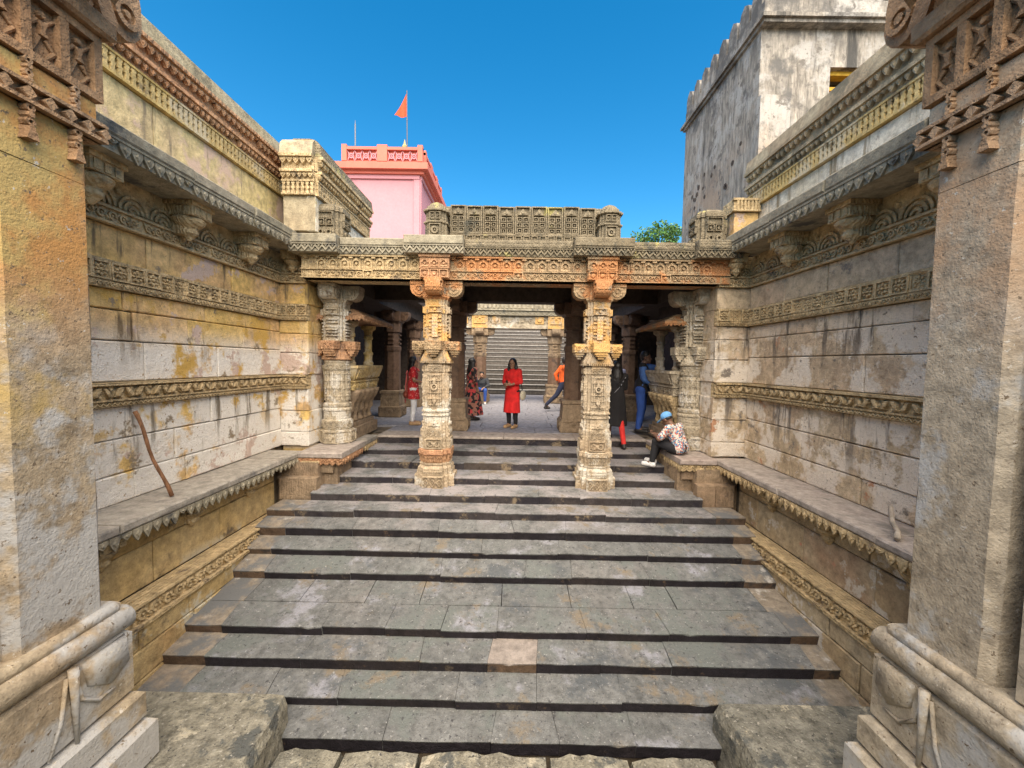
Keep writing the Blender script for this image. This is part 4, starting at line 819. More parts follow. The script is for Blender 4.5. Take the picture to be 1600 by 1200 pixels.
# ------------------------------------------------------------------ landing floor, court, far portico and rising steps
def court():
    Fl = struct(bpy.data.objects.new('landing_floor', None)); COL.objects.link(Fl)
    xa, xb = SX(-1, 2.68), SX(1, 2.80); f = front(8.01)
    c = cuts(xa, xb, .9, 1.5)
    for i in range(len(c) - 1):
        mb = MB(); mb.block(f, c[i] + .003, c[i + 1] - .003, -.055, R.uniform(-.004, .002), -.55, R.uniform(-.008, .004), .012, .004); mb.build('slab', M['ledgeR'], Fl)
    mb = MB(); mb.fbox(f, xa, xb, -.20, -.057, -.5, -.03); zigzag(mb, f, xa, xb, -.15, -.065, .135, -.03, -.008, .3); mb.build('zigzag_band', M['riserup'], Fl)
    y = 8.56; row = 0
    while y < 19.2:
        d = R.uniform(.55, .85) if y < 13 else R.uniform(.9, 1.2); w = 3.75 if y < 9.2 else 6.0
        if y < 8.8: cs = cuts(xa, xb, .8, 1.3)
        else: cs = cuts(-w + R.uniform(-.2, .2), w, .7, 1.35)
        for i in range(len(cs) - 1):
            mb = MB(); g = Fr((0, 0, 0), (1, 0, 0), (0, 0, 1), (0, 1, 0)); mb.block(g, cs[i] + .003, cs[i + 1] - .003, y + .003, y + d - .003, -.2, R.uniform(-.006, .003), .008, .006); mb.build('slab', M['floor'], Fl)
        y += d
    mb = MB(); mb.box(-6.3, 6.3, 8.5, 20, -.6, -.05); mb.box(SX(-1, 2.9), SX(1, 3.0), 8.05, 8.6, -.6, -.05); mb.build('bedding', M['core'], Fl)
    # side aisles: walls and roofs round the open court
    for s in (-1, 1):
        W = thing('aisle_wall', f'shadowed stone room wall on the {SIDE[s]} side of the open court', 'wall', 'walls of the court')
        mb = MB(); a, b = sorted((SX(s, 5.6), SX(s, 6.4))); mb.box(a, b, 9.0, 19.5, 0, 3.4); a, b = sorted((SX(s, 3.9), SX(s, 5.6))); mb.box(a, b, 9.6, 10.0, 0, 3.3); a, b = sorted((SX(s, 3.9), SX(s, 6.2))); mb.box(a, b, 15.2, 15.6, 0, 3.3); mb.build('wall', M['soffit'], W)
        for y in (11.2, 12.6, 14.0):
            mb = MB(); g = side(s, 5.6); frame(mb, g, y - .4, y + .4, 0.0, 2.2, .12, 0, .08); mb.fbox(g, y - .28, y + .28, .1, 2.1, .0, .02); mb.build('door_frame', M['dark'], W)
        Rf = thing('aisle_roof', f'dark flat stone roof over the {SIDE[s]} aisle of the court', 'roof', 'roofs of the court')
        a, b = sorted((SX(s, 2.75), SX(s, 6.4))); mb = MB(); mb.box(a, b, 9.26, 15.1, 3.22, 3.42); mb.build('roof_slab', M['soffit'], Rf)
        a, b = sorted((SX(s, 3.05), SX(s, 3.45))); mb = MB(); mb.box(a, b, 9.12, 15.1, 2.845, 3.218); mb.build('beam', M['soffit'], Rf)
        a, b = sorted((SX(s, 2.72), SX(s, 3.5))); mb = MB(); mb.box(a, b, 9.27, 15.1, 3.422, 3.8); mb.build('parapet', M['roofst'], Rf)
    # far portico
    P = thing('far_portico', 'sunlit carved lintel and cornice of the far portico across the court', 'portico'); g = front(15.15); x0, x1 = -3.9, 3.9
    xs = [x0, -1.33, 1.55, x1]
    for i in range(3):
        mb = MB(); mb.fbox(g, xs[i] + .003, xs[i + 1] - .003, 2.83, 2.98, -.6, 0); mb.fbox(g, xs[i] + .003, xs[i + 1] - .003, 2.982, 3.3, -.6, -.05)
        a, b = xs[i] + .35, xs[i + 1] - .35; scroll(mb, g, a, b, 3.02, 3.27, -.05, .05); mb.build('lintel', M['colB'], P)
    for x in (-1.33, 1.55):
        mb = MB(); mb.fbox(g, x - .3, x + .3, 2.835, 3.305, -.3, .06); frame(mb, g, x - .22, x + .22, 3.0, 3.28, .04, .06, .1); mb.ring(g, x, 3.14, .05, .1, .06, .1, 10); mb.build('head_block', M['col'], P)
        for q in (-.62, .62):
            mb = MB(); mb.fbox(g, x + q - .16, x + q + .16, 3.0, 3.28, -.05, .02); mb.disc(g, x + q, 3.14, .1, .02, .06, 10); mb.build('medallion', M['col'], P)
    mb = MB(); mb.fbox(g, x0, x1, 3.31, 3.48, -.6, .12); zigzag(mb, g, x0, x1, 3.32, 3.46, .16, .12, .15); mb.fbox(g, x0, x1, 3.482, 3.54, -.6, .2); mb.build('cornice', M['cornice'], P)
    mb = MB(); mb.fbox(g, x0, x1, 3.545, 3.85, -.4, .02); dentils(mb, g, x0, x1, 3.58, 3.82, .16, .02, .08, .6); mb.build('crest', M['cornice'], P)
    mb = MB(); mb.box(x0, x1, 15.76, 17.4, 3.25, 3.5); mb.build('roof_slab', M['soffit'], P)
    # rising steps beyond
    S = struct(bpy.data.objects.new('far_staircase', None)); COL.objects.link(S)
    for k in range(30):
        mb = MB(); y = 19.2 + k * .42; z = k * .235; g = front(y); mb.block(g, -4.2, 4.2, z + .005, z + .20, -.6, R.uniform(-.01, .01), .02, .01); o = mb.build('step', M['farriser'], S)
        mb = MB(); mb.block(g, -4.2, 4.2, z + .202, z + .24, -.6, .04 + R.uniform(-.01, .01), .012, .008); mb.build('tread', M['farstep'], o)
    for s in (-1, 1):
        mb = MB(); a, b = sorted((s * 4.2, s * 5.0)); mb.box(a, b, 17.5, 34, -.2, 4.5); tag(mb.build('stair_wall', M['inner']), f'{SIDE[s]} side wall of the far rising steps', 'wall', 'walls beside the far steps')
court()

# ------------------------------------------------------------------ big foreground piers
def pier(s):
    A = 2.76; Lx = lambda a: SX(s, a); pm = M['pierL'] if s < 0 else M['pierR']; cm = M['piercap']
    y0, y1 = (2.17, 2.71) if s < 0 else (2.14, 2.64)
    P = thing('stone_pier', {-1: 'huge weathered orange and grey stone pier at the left edge', 1: 'huge weathered pinkish grey stone pier at the right edge'}[s], 'pier', 'foreground piers')
    cx = Lx(A + .27); cy = (y0 + y1) / 2; f = side(s, A); hw = (y1 - y0) / 2
    def bx(a0, a1, ya, yb, z0, z1, name, m, **k):
        mb = MB(); x0, x1 = sorted((Lx(a0), Lx(a1))); bev = k.get('bev', .02)
        ring = lambda d, z: [(x0 + d, ya + d, z), (x1 - d, ya + d, z), (x1 - d, yb - d, z), (x0 + d, yb - d, z)]
        mb.loft([ring(bev, z0), ring(0, z0 + bev), ring(0, z1 - bev), ring(bev, z1)]); return mb.build(name, m, P)
    # shaft: two drums with a chamfered corner, capped collar
    mb = MB(); c = .05; pl = [(-hw + c, -.27), (hw - c, -.27), (hw, -.27 + c), (hw, .27), (-hw, .27), (-hw, -.27 + c)]
    for z0, z1, nm in ((-.28, 2.62, 'shaft'), (2.624, 3.02, 'shaft_neck')):
        mb = MB(); n = 12 if nm == 'shaft' else 2
        mb.loft([[(cx - s * -y_, cy + x_, z0 + (z1 - z0) * i / n) for x_, y_ in [(a + R.uniform(-.003, .003), b + R.uniform(-.003, .003)) for a, b in pl]] for i in range(n + 1)]); mb.build(nm, pm, P)
    # roll mouldings and stepped base
    for zc, r, off, yo, m in ((-.40, .085, .10, .12, pm), (-.30, .045, .05, .05, pm)):
        mb = MB(); e = A - off + r
        pts = [(Lx(e), y0 - .6, zc), (Lx(e), y0 - .05, zc), (Lx(e), y0 + .22, zc + R.uniform(-.004, .004)), (Lx(e), y1 + yo - .015, zc), (Lx(e), y1 + yo, zc)]
        mb.tube(pts, [r, r, r * 1.02, r, r * .75], 14); mb.build('roll_moulding', m, P, True)
    bx(A - .02, A + .6, y0 - .6, y1 + .07, -.485, -.26, 'base_course', pm)
    bx(A - .07, A + .6, y0 - .6, y1 + .10, -.98, -.487, 'base_block', pm, bev=.03)
    bx(A - .12, A + .6, y0 - .6, y1 + .14, -1.22, -.985, 'base_block', pm, bev=.03)
    bx(A - .17, A + .6, y0 - .6, y1 + .18, -1.56, -1.225, 'base_block', pm, bev=.035)
    g = side(s, A - .07); mb = MB(); u = y0 + .22                # hanging leaf straps carved on the base
    mb.tube([g.p(u, -.47, .035), g.p(u + .015, -.72, .02), g.p(u + .02, -.98, .02)], [.028, .02, .012], 8)
    mb.tube([g.p(u + .02, -.52, .01), g.p(u + .06, -.72, .012), g.p(u + .16, -.82, .012), g.p(u + .27, -.82, .012)], [.012, .014, .014, .008], 6)
    mb.tube([g.p(u - .02, -.52, .01), g.p(u - .06, -.78, .012), g.p(u - .13, -.96, .012)], [.012, .012, .008], 6)
    mb.prism(g, [(u + .07, -.5), (y1 + .05, -.5), (y1 + .07, -.7), (u + .24, -.78), (u + .10, -.68)], -.01, .025, .12); mb.build('leaf_carving', pm, P, True)
    # carved panel band, lattice band and chain pendants
    for g, u0, u1, mk in ((side(s, A - .045), y0 - .05, y1 + .05, 0), (Fr((0, y1 + .045, 0), (1, 0, 0), (0, 1, 0)), *sorted((Lx(A + .06), Lx(A + .55))), 1)):
        mb = MB(); zb, zt = 3.20, 3.62
        mb.fbox(g, u0, u1, zb + .05, zt, -.09, -.05); frame(mb, g, u0, u1, zb, zt, .05, -.09, .0)
        k = 3; w = (u1 - u0 - .05) / k
        for i in range(1, k): mb.fbox(g, u0 + .025 + i * w - .025, u0 + .025 + i * w + .025, zb + .05, zt - .05, -.06, -.002)
        for i in range(k):
            c_ = u0 + .025 + (i + .5) * w; b = .085; m_ = (zb + zt) / 2
            # little dancing figure in each panel
            mb.disc(g, c_, m_ + .10, .024, -.055, -.02, 8); mb.prism(g, [(c_ - .025, m_ + .07), (c_ + .03, m_ + .07), (c_ + .012, m_ + .01), (c_ + .035, m_ - .03), (c_ - .025, m_ - .03), (c_ - .01, m_ + .01)], -.055, -.02, .2)
            for a_, b_, c2, d_ in ((-.02, .06, -.07, .0), (.02, .06, .07, .11), (-.015, -.03, -.05, -.13), (.02, -.03, .065, -.08), (.065, -.08, .02, -.14)):
                mb.tube([g.p(c_ + a_, m_ + b_, -.038), g.p(c_ + c2, m_ + d_, -.038)], [.014, .009], 6)
        mb.build('figure_panel', cm, P)
        mb = MB(); zb, zt = 2.94, 3.06; mb.fbox(g, u0 - .01, u1 + .01, zb, zt, -.09, -.03); mb.fbox(g, u0 - .01, u1 + .01, zt - .022, zt, -.05, .015); mb.fbox(g, u0 - .01, u1 + .01, zb, zb + .022, -.05, .015)
        k = 6; w = (u1 - u0) / k
        for i in range(k + 1): 
            q = u0 + i * w; mb.prism(g, [(q - .035, (zb + zt) / 2), (q, zb + .02), (q + .035, (zb + zt) / 2), (q, zt - .02)], -.04, .012)
        mb.build('lattice_band', cm, P)
        for u in ((y0 + .17, y1 - .12) if not mk else ((u0 + u1) / 2,)):
            for za, zb_ in ((3.06, 3.20), (2.74, 2.94)):
                mb = MB(); n = 4 if zb_ > 3 else 5; d = (zb_ - za) / n
                for i in range(n):
                    zc = zb_ - (i + .5) * d; mb.ring(Fr(g.p(u, zc, -.025), g.u, g.n), 0, 0, d * .28, d * .62, -.02, .03, 8) if i % 2 == 0 else mb.disc(g, u, zc, d * .6, -.045, .012, 7, .3)
                if za < 3: mb.prism(g, [(u - .03, za), (u + .03, za), (u + .018, za + .05), (u - .018, za + .05)], -.045, .015)
                mb.build('chain_pendant', cm, P)
    # capital: big curled brackets
    bx(A - .02, A + .6, y0 - .02, y1 + .02, 3.022, 3.198, 'neck_block', pm)
    bx(A + .03, A + .6, y0 - .04, y1 + .03, 3.2, 3.624, 'panel_core', cm)
    bx(A - .10, A + .7, y0 - .12, y1 + .1, 3.625, 3.76, 'abacus', cm)
    for fr_, sg, reach, t in ((Fr((Lx(A + .27), cy, 0), (1, 0, 0), (0, -1, 0)), -s, .80, .2), (Fr((Lx(A + .27), cy, 0), (0, 1, 0), (1, 0, 0)), 1, .72, .2)):
        mb = MB(); h0, h1 = 3.70, 4.28; h = h1 - h0; r0 = reach
        pts = [(0, h1), (sg * r0, h1), (sg * r0 * 1.03, h1 - .12)]
        for i in range(9):
            a = math.pi * (-.1 + 1.1 * i / 8); pts.append((sg * (r0 * .83 + .15 * math.cos(a)), h1 - .24 - .20 * math.sin(a)))
        pts += [(sg * r0 * .55, h1 - .36), (sg * r0 * .42, h0), (0, h0)]
        mb.prism(fr_, pts, -t, t)
        for n_, m_ in ((t, t + .03), (-t - .03, -t)):
            mb.ring(fr_, sg * r0 * .84, h1 - .26, .06, .10, n_, m_, 12); mb.disc(fr_, sg * r0 * .84, h1 - .26, .035, n_, m_, 8)
            mb.prism(fr_, [(sg * r0 * .5, h1 - .30), (sg * r0 * .62, h1 - .52), (sg * r0 * .74, h1 - .40), (sg * r0 * .66, h1 - .26)], n_, m_, .1)
        mb.build('bracket', cm, P)
    # the next pier towards the viewer, with a deep joint between
    bx(A + .03, A + .6, y0 - 1.0, y0 - .10, -.26, 4.2, 'rear_pilaster', pm)
    bx(A + .25, A + .62, y0 - .099, y0 + .05, -.26, 4.2, 'joint_fill', M['piercap'])
pier(-1); pier(1)

# ------------------------------------------------------------------ tower, pink building, tree
def tower():
    T = thing('plaster_tower', 'tall peeling white and black plaster tower with rounded battlements at upper right', 'tower')
    x0, x1, y0, y1 = 4.18, 8.6, 7.2, 10.25; zc = 7.36
    mb = MB()                                                # walls built round a real window opening in the front
    wx0, wx1, wz0, wz1 = 5.40, 6.25, 5.35, 6.74; t = .45
    for a, b, c, d in ((x0, wx0, 3.0, zc), (wx1, x1, 3.0, zc), (wx0, wx1, 3.0, wz0), (wx0, wx1, wz1, zc)): mb.box(a, b, y0, y0 + t, c, d)
    holes = [(R.uniform(7.6, 9.8), R.uniform(5.0, 5.9)) for _ in range(16)]; holes.sort()
    mb.box(x0 + .001, x0 + t, y0 + t, y1, 3.0, zc - .001); mb.box(x0 + t, x1, y1 - t, y1 - .001, 3.0, zc - .002); mb.box(x1 - t, x1 - .002, y0 + t, y1 - t, 3.0, zc - .003); mb.box(x0 + t, x1 - t, y0 + t, y1 - t, zc - .3, zc - .01)
    w = mb.build('wall', M['tower'], T)
    fl = Fr((x0, 0, 0), (0, 1, 0), (-1, 0, 0)); ff = front(y0)
    for y, z in holes:
        mb = MB(); r_ = R.uniform(.035, .07); mb.disc(fl, y, z, r_, -.02, .006, 7, .1, R.uniform(0, 3)); mb.build('putlog_hole', M['soffit'], w)
    mb = MB(); mb.fbox(ff, x0 - .02, x0 + .5, 3.0, 6.2, 0, .10); mb.build('corner_buttress', M['tower'], T)
    mb = MB()
    for z, o_, h in ((zc - .0, .05, .06), (zc + .06, .10, .06), (zc + .12, .05, .05)): mb.box(x0 - o_, x1, y0 - o_ - .1, y1 + o_, z + .001, z + h)
    mb.build('string_course', M['tower'], T)
    mb = MB(); mb.box(x0 - .01, x0 + .35, y0 - .08, y1, zc + .172, zc + .42); mb.box(x0 + .351, x1, y0 - .08, y0 + .28, zc + .172, zc + .42); mb.build('battlement_wall', M['tower'], T)
    def merlon(f, u, w_):
        pts = [(u - w_, zc + .42), (u + w_, zc + .42), (u + w_, zc + .66), (u + w_ * .75, zc + .78), (u, zc + .86), (u - w_ * .75, zc + .78), (u - w_, zc + .66)]
        mb = MB(); mb.prism(f, pts, -.3, 0); mb.build('merlon', M['tower'], T)
    for i in range(8): merlon(Fr((x0 - .005, 0, 0), (0, 1, 0), (-1, 0, 0)), y0 + .18 + i * .385, .155)
    for i in range(10): merlon(front(y0 - .075), x0 + .35 + (i + .5) * .42, .165)
    W = MB(); frame(W, ff, wx0, wx1, wz0, wz1, .07, -.25, -.10); fr_ = W.build('window_frame', M['wingold'], T)
    W = MB(); W.fbox(ff, wx0 + .07, wx1 - .07, wz1 - .30, wz1 - .24, -.24, -.14); W.build('transom', M['wingold'], fr_)
    W = MB(); W.fbox(ff, wx0 + .07, wx1 - .07, wz0 + .07, wz1 - .302, -.30, -.26); W.build('shutter', M['pinkdk'], fr_)
    mb = MB(); mb.fbox(ff, 4.30, 4.55, 5.05, 5.12, .1, .30); mb.fbox(ff, 4.33, 4.52, 5.12, 5.3, .1, .24); mb.prism(ff, [(4.29, 5.3), (4.56, 5.3), (4.5, 5.36), (4.35, 5.36)], .1, .32); mb.build('wall_bracket', M['coping'], T)
tower()
def pink():
    B = thing('pink_building', 'pink limewashed temple tower with railing behind the left parapet', 'building')
    x0, x1, y0, y1 = -7.62, -4.32, 18.0, 22.2; f = front(y0); r = Fr((x1, 0, 0), (0, 1, 0), (1, 0, 0))
    mb = MB(); mb.box(x0, x1, y0, y1, 3.2, 9.7)
    mb.build('wall', M['pink'], B)
    mb = MB()
    for g, a, b in ((f, x0, x1), (r, y0, y1)):
        for u in ((a, a + .26), (b - .26, b)): mb.fbox(g, u[0] + .002, u[1] - .002, 3.2, 9.55, -.05, .06)
        mb.fbox(g, a, b, 9.55, 9.72, -.05, .09)
    mb.build('pilaster', M['pink'], B)
    mb = MB(); mb.box(x0 - .32, x1 + .42, y0 - .4, y1 + .4, 9.85, 10.12); mb.box(x0 - .15, x1 + .2, y0 - .2, y1 + .2, 9.722, 9.848); mb.build('eave', M['pinkdk'], B)
    for g, a, b, n in ((Fr((0, y0 - .15, 0), (1, 0, 0), (0, -1, 0)), x0 - .1, x1 + .15, 2), (Fr((x1 + .15, 0, 0), (0, 1, 0), (1, 0, 0)), y0 + .25, y1, 3)):
        mb = MB(); mb.fbox(g, a, b, 10.74, 10.86, -.16, .04); mb.fbox(g, a, b, 10.122, 10.25, -.14, .02); mb.build('railing', M['pinkdk'], B)
        for i in range(n + 1):
            u = a + (b - a) * i / n; mb = MB(); mb.fbox(g, max(a, u - .22), min(b, u + .22), 10.252, 10.95, -.15, .05); mb.build('railing_post', M['pinkdk'], B)
        for i in range(n):
            u0, u1 = a + (b - a) * i / n + .23, a + (b - a) * (i + 1) / n - .23; mb = MB(); k = max(2, round((u1 - u0) / .33)); w = (u1 - u0) / k
            for j in range(k):
                c = u0 + (j + .5) * w; mb.ring(g, c, 10.495, w * .22, w * .36, -.08, -.02, 10); mb.ring(g, c, 10.495, w * .05, w * .13, -.08, -.02, 8)
                for sx in (-1, 1):
                    for sy in (-1, 1): mb.prism(g, [(c + sx * w * .2, 10.495 + sy * .07), (c + sx * w * .5, 10.495 + sy * .24), (c + sx * w * .36, 10.495 + sy * .05)], -.08, -.02)
            mb.build('fretwork', M['pink'], B)
            mb = MB(); mb.fbox(g, u0 - .01, u1 + .01, 10.252, 10.738, -.13, -.11); mb.build('railing_panel', M['pinkdk'], B)
    mb = MB(); lathe(mb, -5.45, 19.6, [(10.12, .4), (10.9, .38), (11.1, .26), (11.2, .3), (11.35, .16), (11.5, .22), (11.65, .1), (11.8, .13), (11.95, .05), (12.15, .01)], 14); tag(mb.build('roof_finial', M['gold']), 'small golden pot finial on top of the pink building', 'finial')
    mb = MB(); mb.tube([(-5.05, 18.6, 10.1), (-5.08, 18.6, 13.75)], .025, 6); 
    Fp = thing('flag', 'orange triangular flag on a thin pole above the pink building', 'flag')
    mb.build('pole', plain('dark_steel', (.1, .1, .11), .5), Fp)
    mb = MB(); n = 8; top = []; bot = []
    vs = []
    for i in range(n + 1):
        t = i / n; x = -5.09 - .52 * t; y = 18.6 + .08 * math.sin(t * 5); zt = 13.65 - .98 * t + .06 * math.sin(t * 6); zb = 12.62 + .02 * math.sin(t * 9)
        vs += [(x, y, zt), (x, y, min(zb, zt - .01)), (x, y + .012, min(zb, zt - .01)), (x, y + .012, zt)]
    mb.loft([vs[i * 4:i * 4 + 4] for i in range(n + 1)]); mb.build('cloth', plain('orange_cloth', (.62, .07, .02), .8), Fp)
    mb = MB(); mb.tube([(-7.35, 18.4, 10.1), (-7.35, 18.4, 12.15)], .03, 6); mb.tube([(-7.35, 18.4, 11.9), (-7.35, 18.4, 12.3)], .012, 5)
    tag(mb.build('lightning_rod', plain('grey_steel', (.16, .17, .2), .5)), 'thin bare pole at the left corner of the pink roof', 'pole')
pink()
def leafmat(name, c):
    m = bpy.data.materials.new(name); m.use_nodes = True; nt = m.node_tree; b = nt.nodes['Principled BSDF']; g = nd(nt, 'ShaderNodeNewGeometry')
    cr = nd(nt, 'ShaderNodeValToRGB'); cr.color_ramp.elements[0].color = (*[q * .55 for q in c], 1); cr.color_ramp.elements[1].color = (*[q * 1.5 for q in c], 1)
    nt.links.new(g.outputs['Random Per Island'], cr.inputs[0]); nt.links.new(cr.outputs[0], b.inputs['Base Color']); b.inputs['Roughness'].default_value = .6
    return m
LEAF = leafmat('green_leaves', (.06, .15, .03))
def tree(x, y, zb, h, rx, label):
    T = thing('tree', label, 'tree', 'trees behind the portico'); mb = MB(); q = random.Random(x)
    mb.tube([(x, y, zb), (x + .1, y, zb + h * .35), (x, y, zb + h * .7)], [.3, .22, .1], 8)
    cl = []
    for i in range(16):
        a = q.uniform(0, 6.28); r = rx * q.uniform(.15, .9); c = Vector((x + r * math.cos(a), y + r * math.sin(a), zb + h * q.uniform(.5, .95) - .12 * r)); cl.append((c, q.uniform(.6, 1.0)))
        mb.tube([(x, y, zb + h * .45), tuple((Vector((x, y, zb + h * .5)) + c) / 2), tuple(c)], [.1, .06, .02], 5)
    mb.build('trunk', M['wood'], T); mb = MB()
    for c, r in cl:
        for i in range(420):
            d = Vector((q.gauss(0, 1), q.gauss(0, 1), q.gauss(0, 1))).normalized() * r * q.uniform(.35, 1.05); d.z *= .75; p = c + d
            u = Vector((q.gauss(0, 1), q.gauss(0, 1), q.gauss(0, 1))).normalized(); v = u.cross(Vector((q.gauss(0, 1), q.gauss(0, 1), q.gauss(0, 1)))).normalized(); s_ = q.uniform(.06, .13)
            mb.add([p - u * s_, p + v * s_ * .5, p + u * s_, p - v * s_ * .5], [(0, 1, 2, 3)])
    me = bpy.data.meshes.new('crown'); me.from_pydata(mb.V, [], mb.F); me.materials.append(LEAF); link('crown', me, T)
tree(8.5, 25, 3.3, 6.5, 2.6, 'green leafy tree between the portico roof and the white tower')

# ------------------------------------------------------------------ sticks
mb = MB(); a, b = Vector((-3.98, 4.12, .93)), Vector((-3.66, 4.17, .012)); pts = [a.lerp(b, t) + Vector((.008 * math.sin(t * 9), .012 * math.sin(t * 7 + 1), 0)) for t in [i / 9 for i in range(10)]]
mb.tube(pts, [.021, .018, .017, .018, .016, .016, .018, .017, .021, .02], 9); tag(mb.build('wooden_stick', M['wood'], None, True), 'brown wooden stick leaning on the left wall', 'stick')
mb = MB(); mb.tube([(3.62, 3.75, .2), (3.52, 3.62, .10), (3.48, 3.52, .05), (3.38, 3.42, .03)], [.018, .022, .02, .026], 8); tag(mb.build('driftwood_branch', M['palewood'], None, True), 'short bleached branch lying on the right ledge by the pier', 'branch')
# ------------------------------------------------------------------ people
SK = plain('brown_skin', (.32, .175, .11), .5, .12); SKD = plain('dark_brown_skin', (.17, .09, .058), .5, .12)
EYE = plain('dark_eyes', (.02, .015, .012), .3); LIPS = plain('lips', (.25, .07, .06), .5)
HAIR = plain('black_hair', (.012, .010, .010), .45, .4, 60, .5)
def cloth(name, c, c2=None, sc=30, lo=.5, hi=.54, c3=None):
    m = plain(name, c, .85, .18, 9.0, .5)
    if c2:
        nt = m.node_tree; bs = nt.nodes['Principled BSDF']; l = bs.inputs['Base Color'].links[0].from_socket
        tc = nd(nt, 'ShaderNodeTexCoord'); v = nd(nt, 'ShaderNodeTexVoronoi', Scale=float(sc)); nt.links.new(tc.outputs['Object'], v.inputs['Vector'])
        sp = nd(nt, 'ShaderNodeSeparateColor'); nt.links.new(v.outputs['Color'], sp.inputs[0])
        out = mixc(nt, l, c2, mrange(nt, sp.outputs[0], lo, hi))
        if c3: out = mixc(nt, out, c3, mrange(nt, sp.outputs[1], .66, .70))
        nt.links.new(out, bs.inputs['Base Color'])
    return m
def capsule(mb, p0, p1, r0, r1, seg=10, sq=1.0, n0=None):
    p0, p1 = Vector(p0), Vector(p1); t = p1 - p0
    if t.length < 1e-5: t = Vector((0, 0, 1e-3))
    t.normalize(); x = t.cross(Vector(n0) if n0 else (Vector((0, 1, 0)) if abs(t.y) < .9 else Vector((1, 0, 0)))).normalized(); y = t.cross(x)
    rings = []
    for c, r, a in [(p0, r0, q) for q in (-1.4, -.9, -.4)] + [(p0, r0, 0), (p1, r1, 0)] + [(p1, r1, q) for q in (.4, .9, 1.4)]:
        o = c + t * r * math.sin(a); rr = r * math.cos(a)
        rings.append([o + x * rr * math.cos(2 * math.pi * k / seg) + y * rr * sq * math.sin(2 * math.pi * k / seg) for k in range(seg)])
    mb.loft(rings)
def ell(mb, c, rx, ry, rz, rot=None, seg=12):
    c = Vector(c); rot = rot or Matrix.Identity(3); rings = []
    for i in range(1, 8):
        a = -math.pi / 2 + math.pi * i / 8
        rings.append([c + rot @ Vector((rx * math.cos(a) * math.cos(2 * math.pi * k / seg), ry * math.cos(a) * math.sin(2 * math.pi * k / seg), rz * math.sin(a))) for k in range(seg)])
    mb.loft(rings)
def fuse(mb, name, mat, parent, vox=.012, it=3):
    me = mb.mesh(name, mat); ob = bpy.data.objects.new('tmp', me); COL.objects.link(ob)
    r = ob.modifiers.new('r', 'REMESH'); r.mode = 'VOXEL'; r.voxel_size = vox; r.use_smooth_shade = True
    sm = ob.modifiers.new('s', 'SMOOTH'); sm.factor = .5; sm.iterations = it
    dg = bpy.context.evaluated_depsgraph_get(); ev = ob.evaluated_get(dg); m2 = bpy.data.meshes.new_from_object(ev)
    bpy.data.objects.remove(ob); m2.name = name
    if not m2.materials: m2.materials.append(mat)
    return link(name, m2, parent)
def hand(mb, wr, d, palm_n, k=1.0, curl=.5):
    wr, d, n = Vector(wr), Vector(d).normalized(), Vector(palm_n).normalized(); sd = d.cross(n).normalized(); n = sd.cross(d).normalized()
    rot = Matrix((sd, n, d)).transposed(); ell(mb, wr + d * .05 * k, .038 * k, .016 * k, .055 * k, rot)
    for i, (o, ln) in enumerate(((-.027, .062), (-.009, .074), (.010, .07), (.028, .055))):
        a = wr + d * .085 * k + sd * o * k; b = a + (d * (1 - curl * .4) + n * curl * .8).normalized() * ln * .55 * k; c = b + (d * (1 - curl) + n * curl * 1.3).normalized() * ln * .5 * k
        capsule(mb, a, b, .0095 * k, .009 * k, 6); capsule(mb, b, c, .009 * k, .0075 * k, 6)
    a = wr + d * .03 * k - sd * .032 * k; b = a + (d * .7 - sd * .6 + n * .3).normalized() * .038 * k; c = b + (d * .9 + n * .4).normalized() * .03 * k
    capsule(mb, a, b, .012 * k, .010 * k, 6); capsule(mb, b, c, .010 * k, .008 * k, 6)
def ov(*rs):  # ring of an ellipse: (cx, cy, z, rx, ry)
    return [[(cx + rx * math.cos(2 * math.pi * i / 24), cy + ry * math.sin(2 * math.pi * i / 24), z) for i in range(24)] for cx, cy, z, rx, ry in rs]
def STAND(**kw):
    J = dict(head=(0, .02, 1.49), neck=(0, 0, 1.36), chest=(0, 0, 1.20), waist=(0, 0, 1.02), pelvis=(0, 0, .90), sh=[(-.165, 0, 1.315), (.165, 0, 1.315)], el=[(-.215, -.02, 1.06), (.215, -.02, 1.06)], wr=[(-.21, .06, .84), (.21, .06, .84)],
             hip=[(-.085, 0, .86), (.085, 0, .86)], kn=[(-.09, .02, .47), (.09, .02, .47)], an=[(-.09, -.02, .075), (.09, -.02, .075)], toe=[(-.10, .14, .03), (.10, .14, .03)], look=(0, 1, 0), hd=[None, None])
    J.update(kw); return J
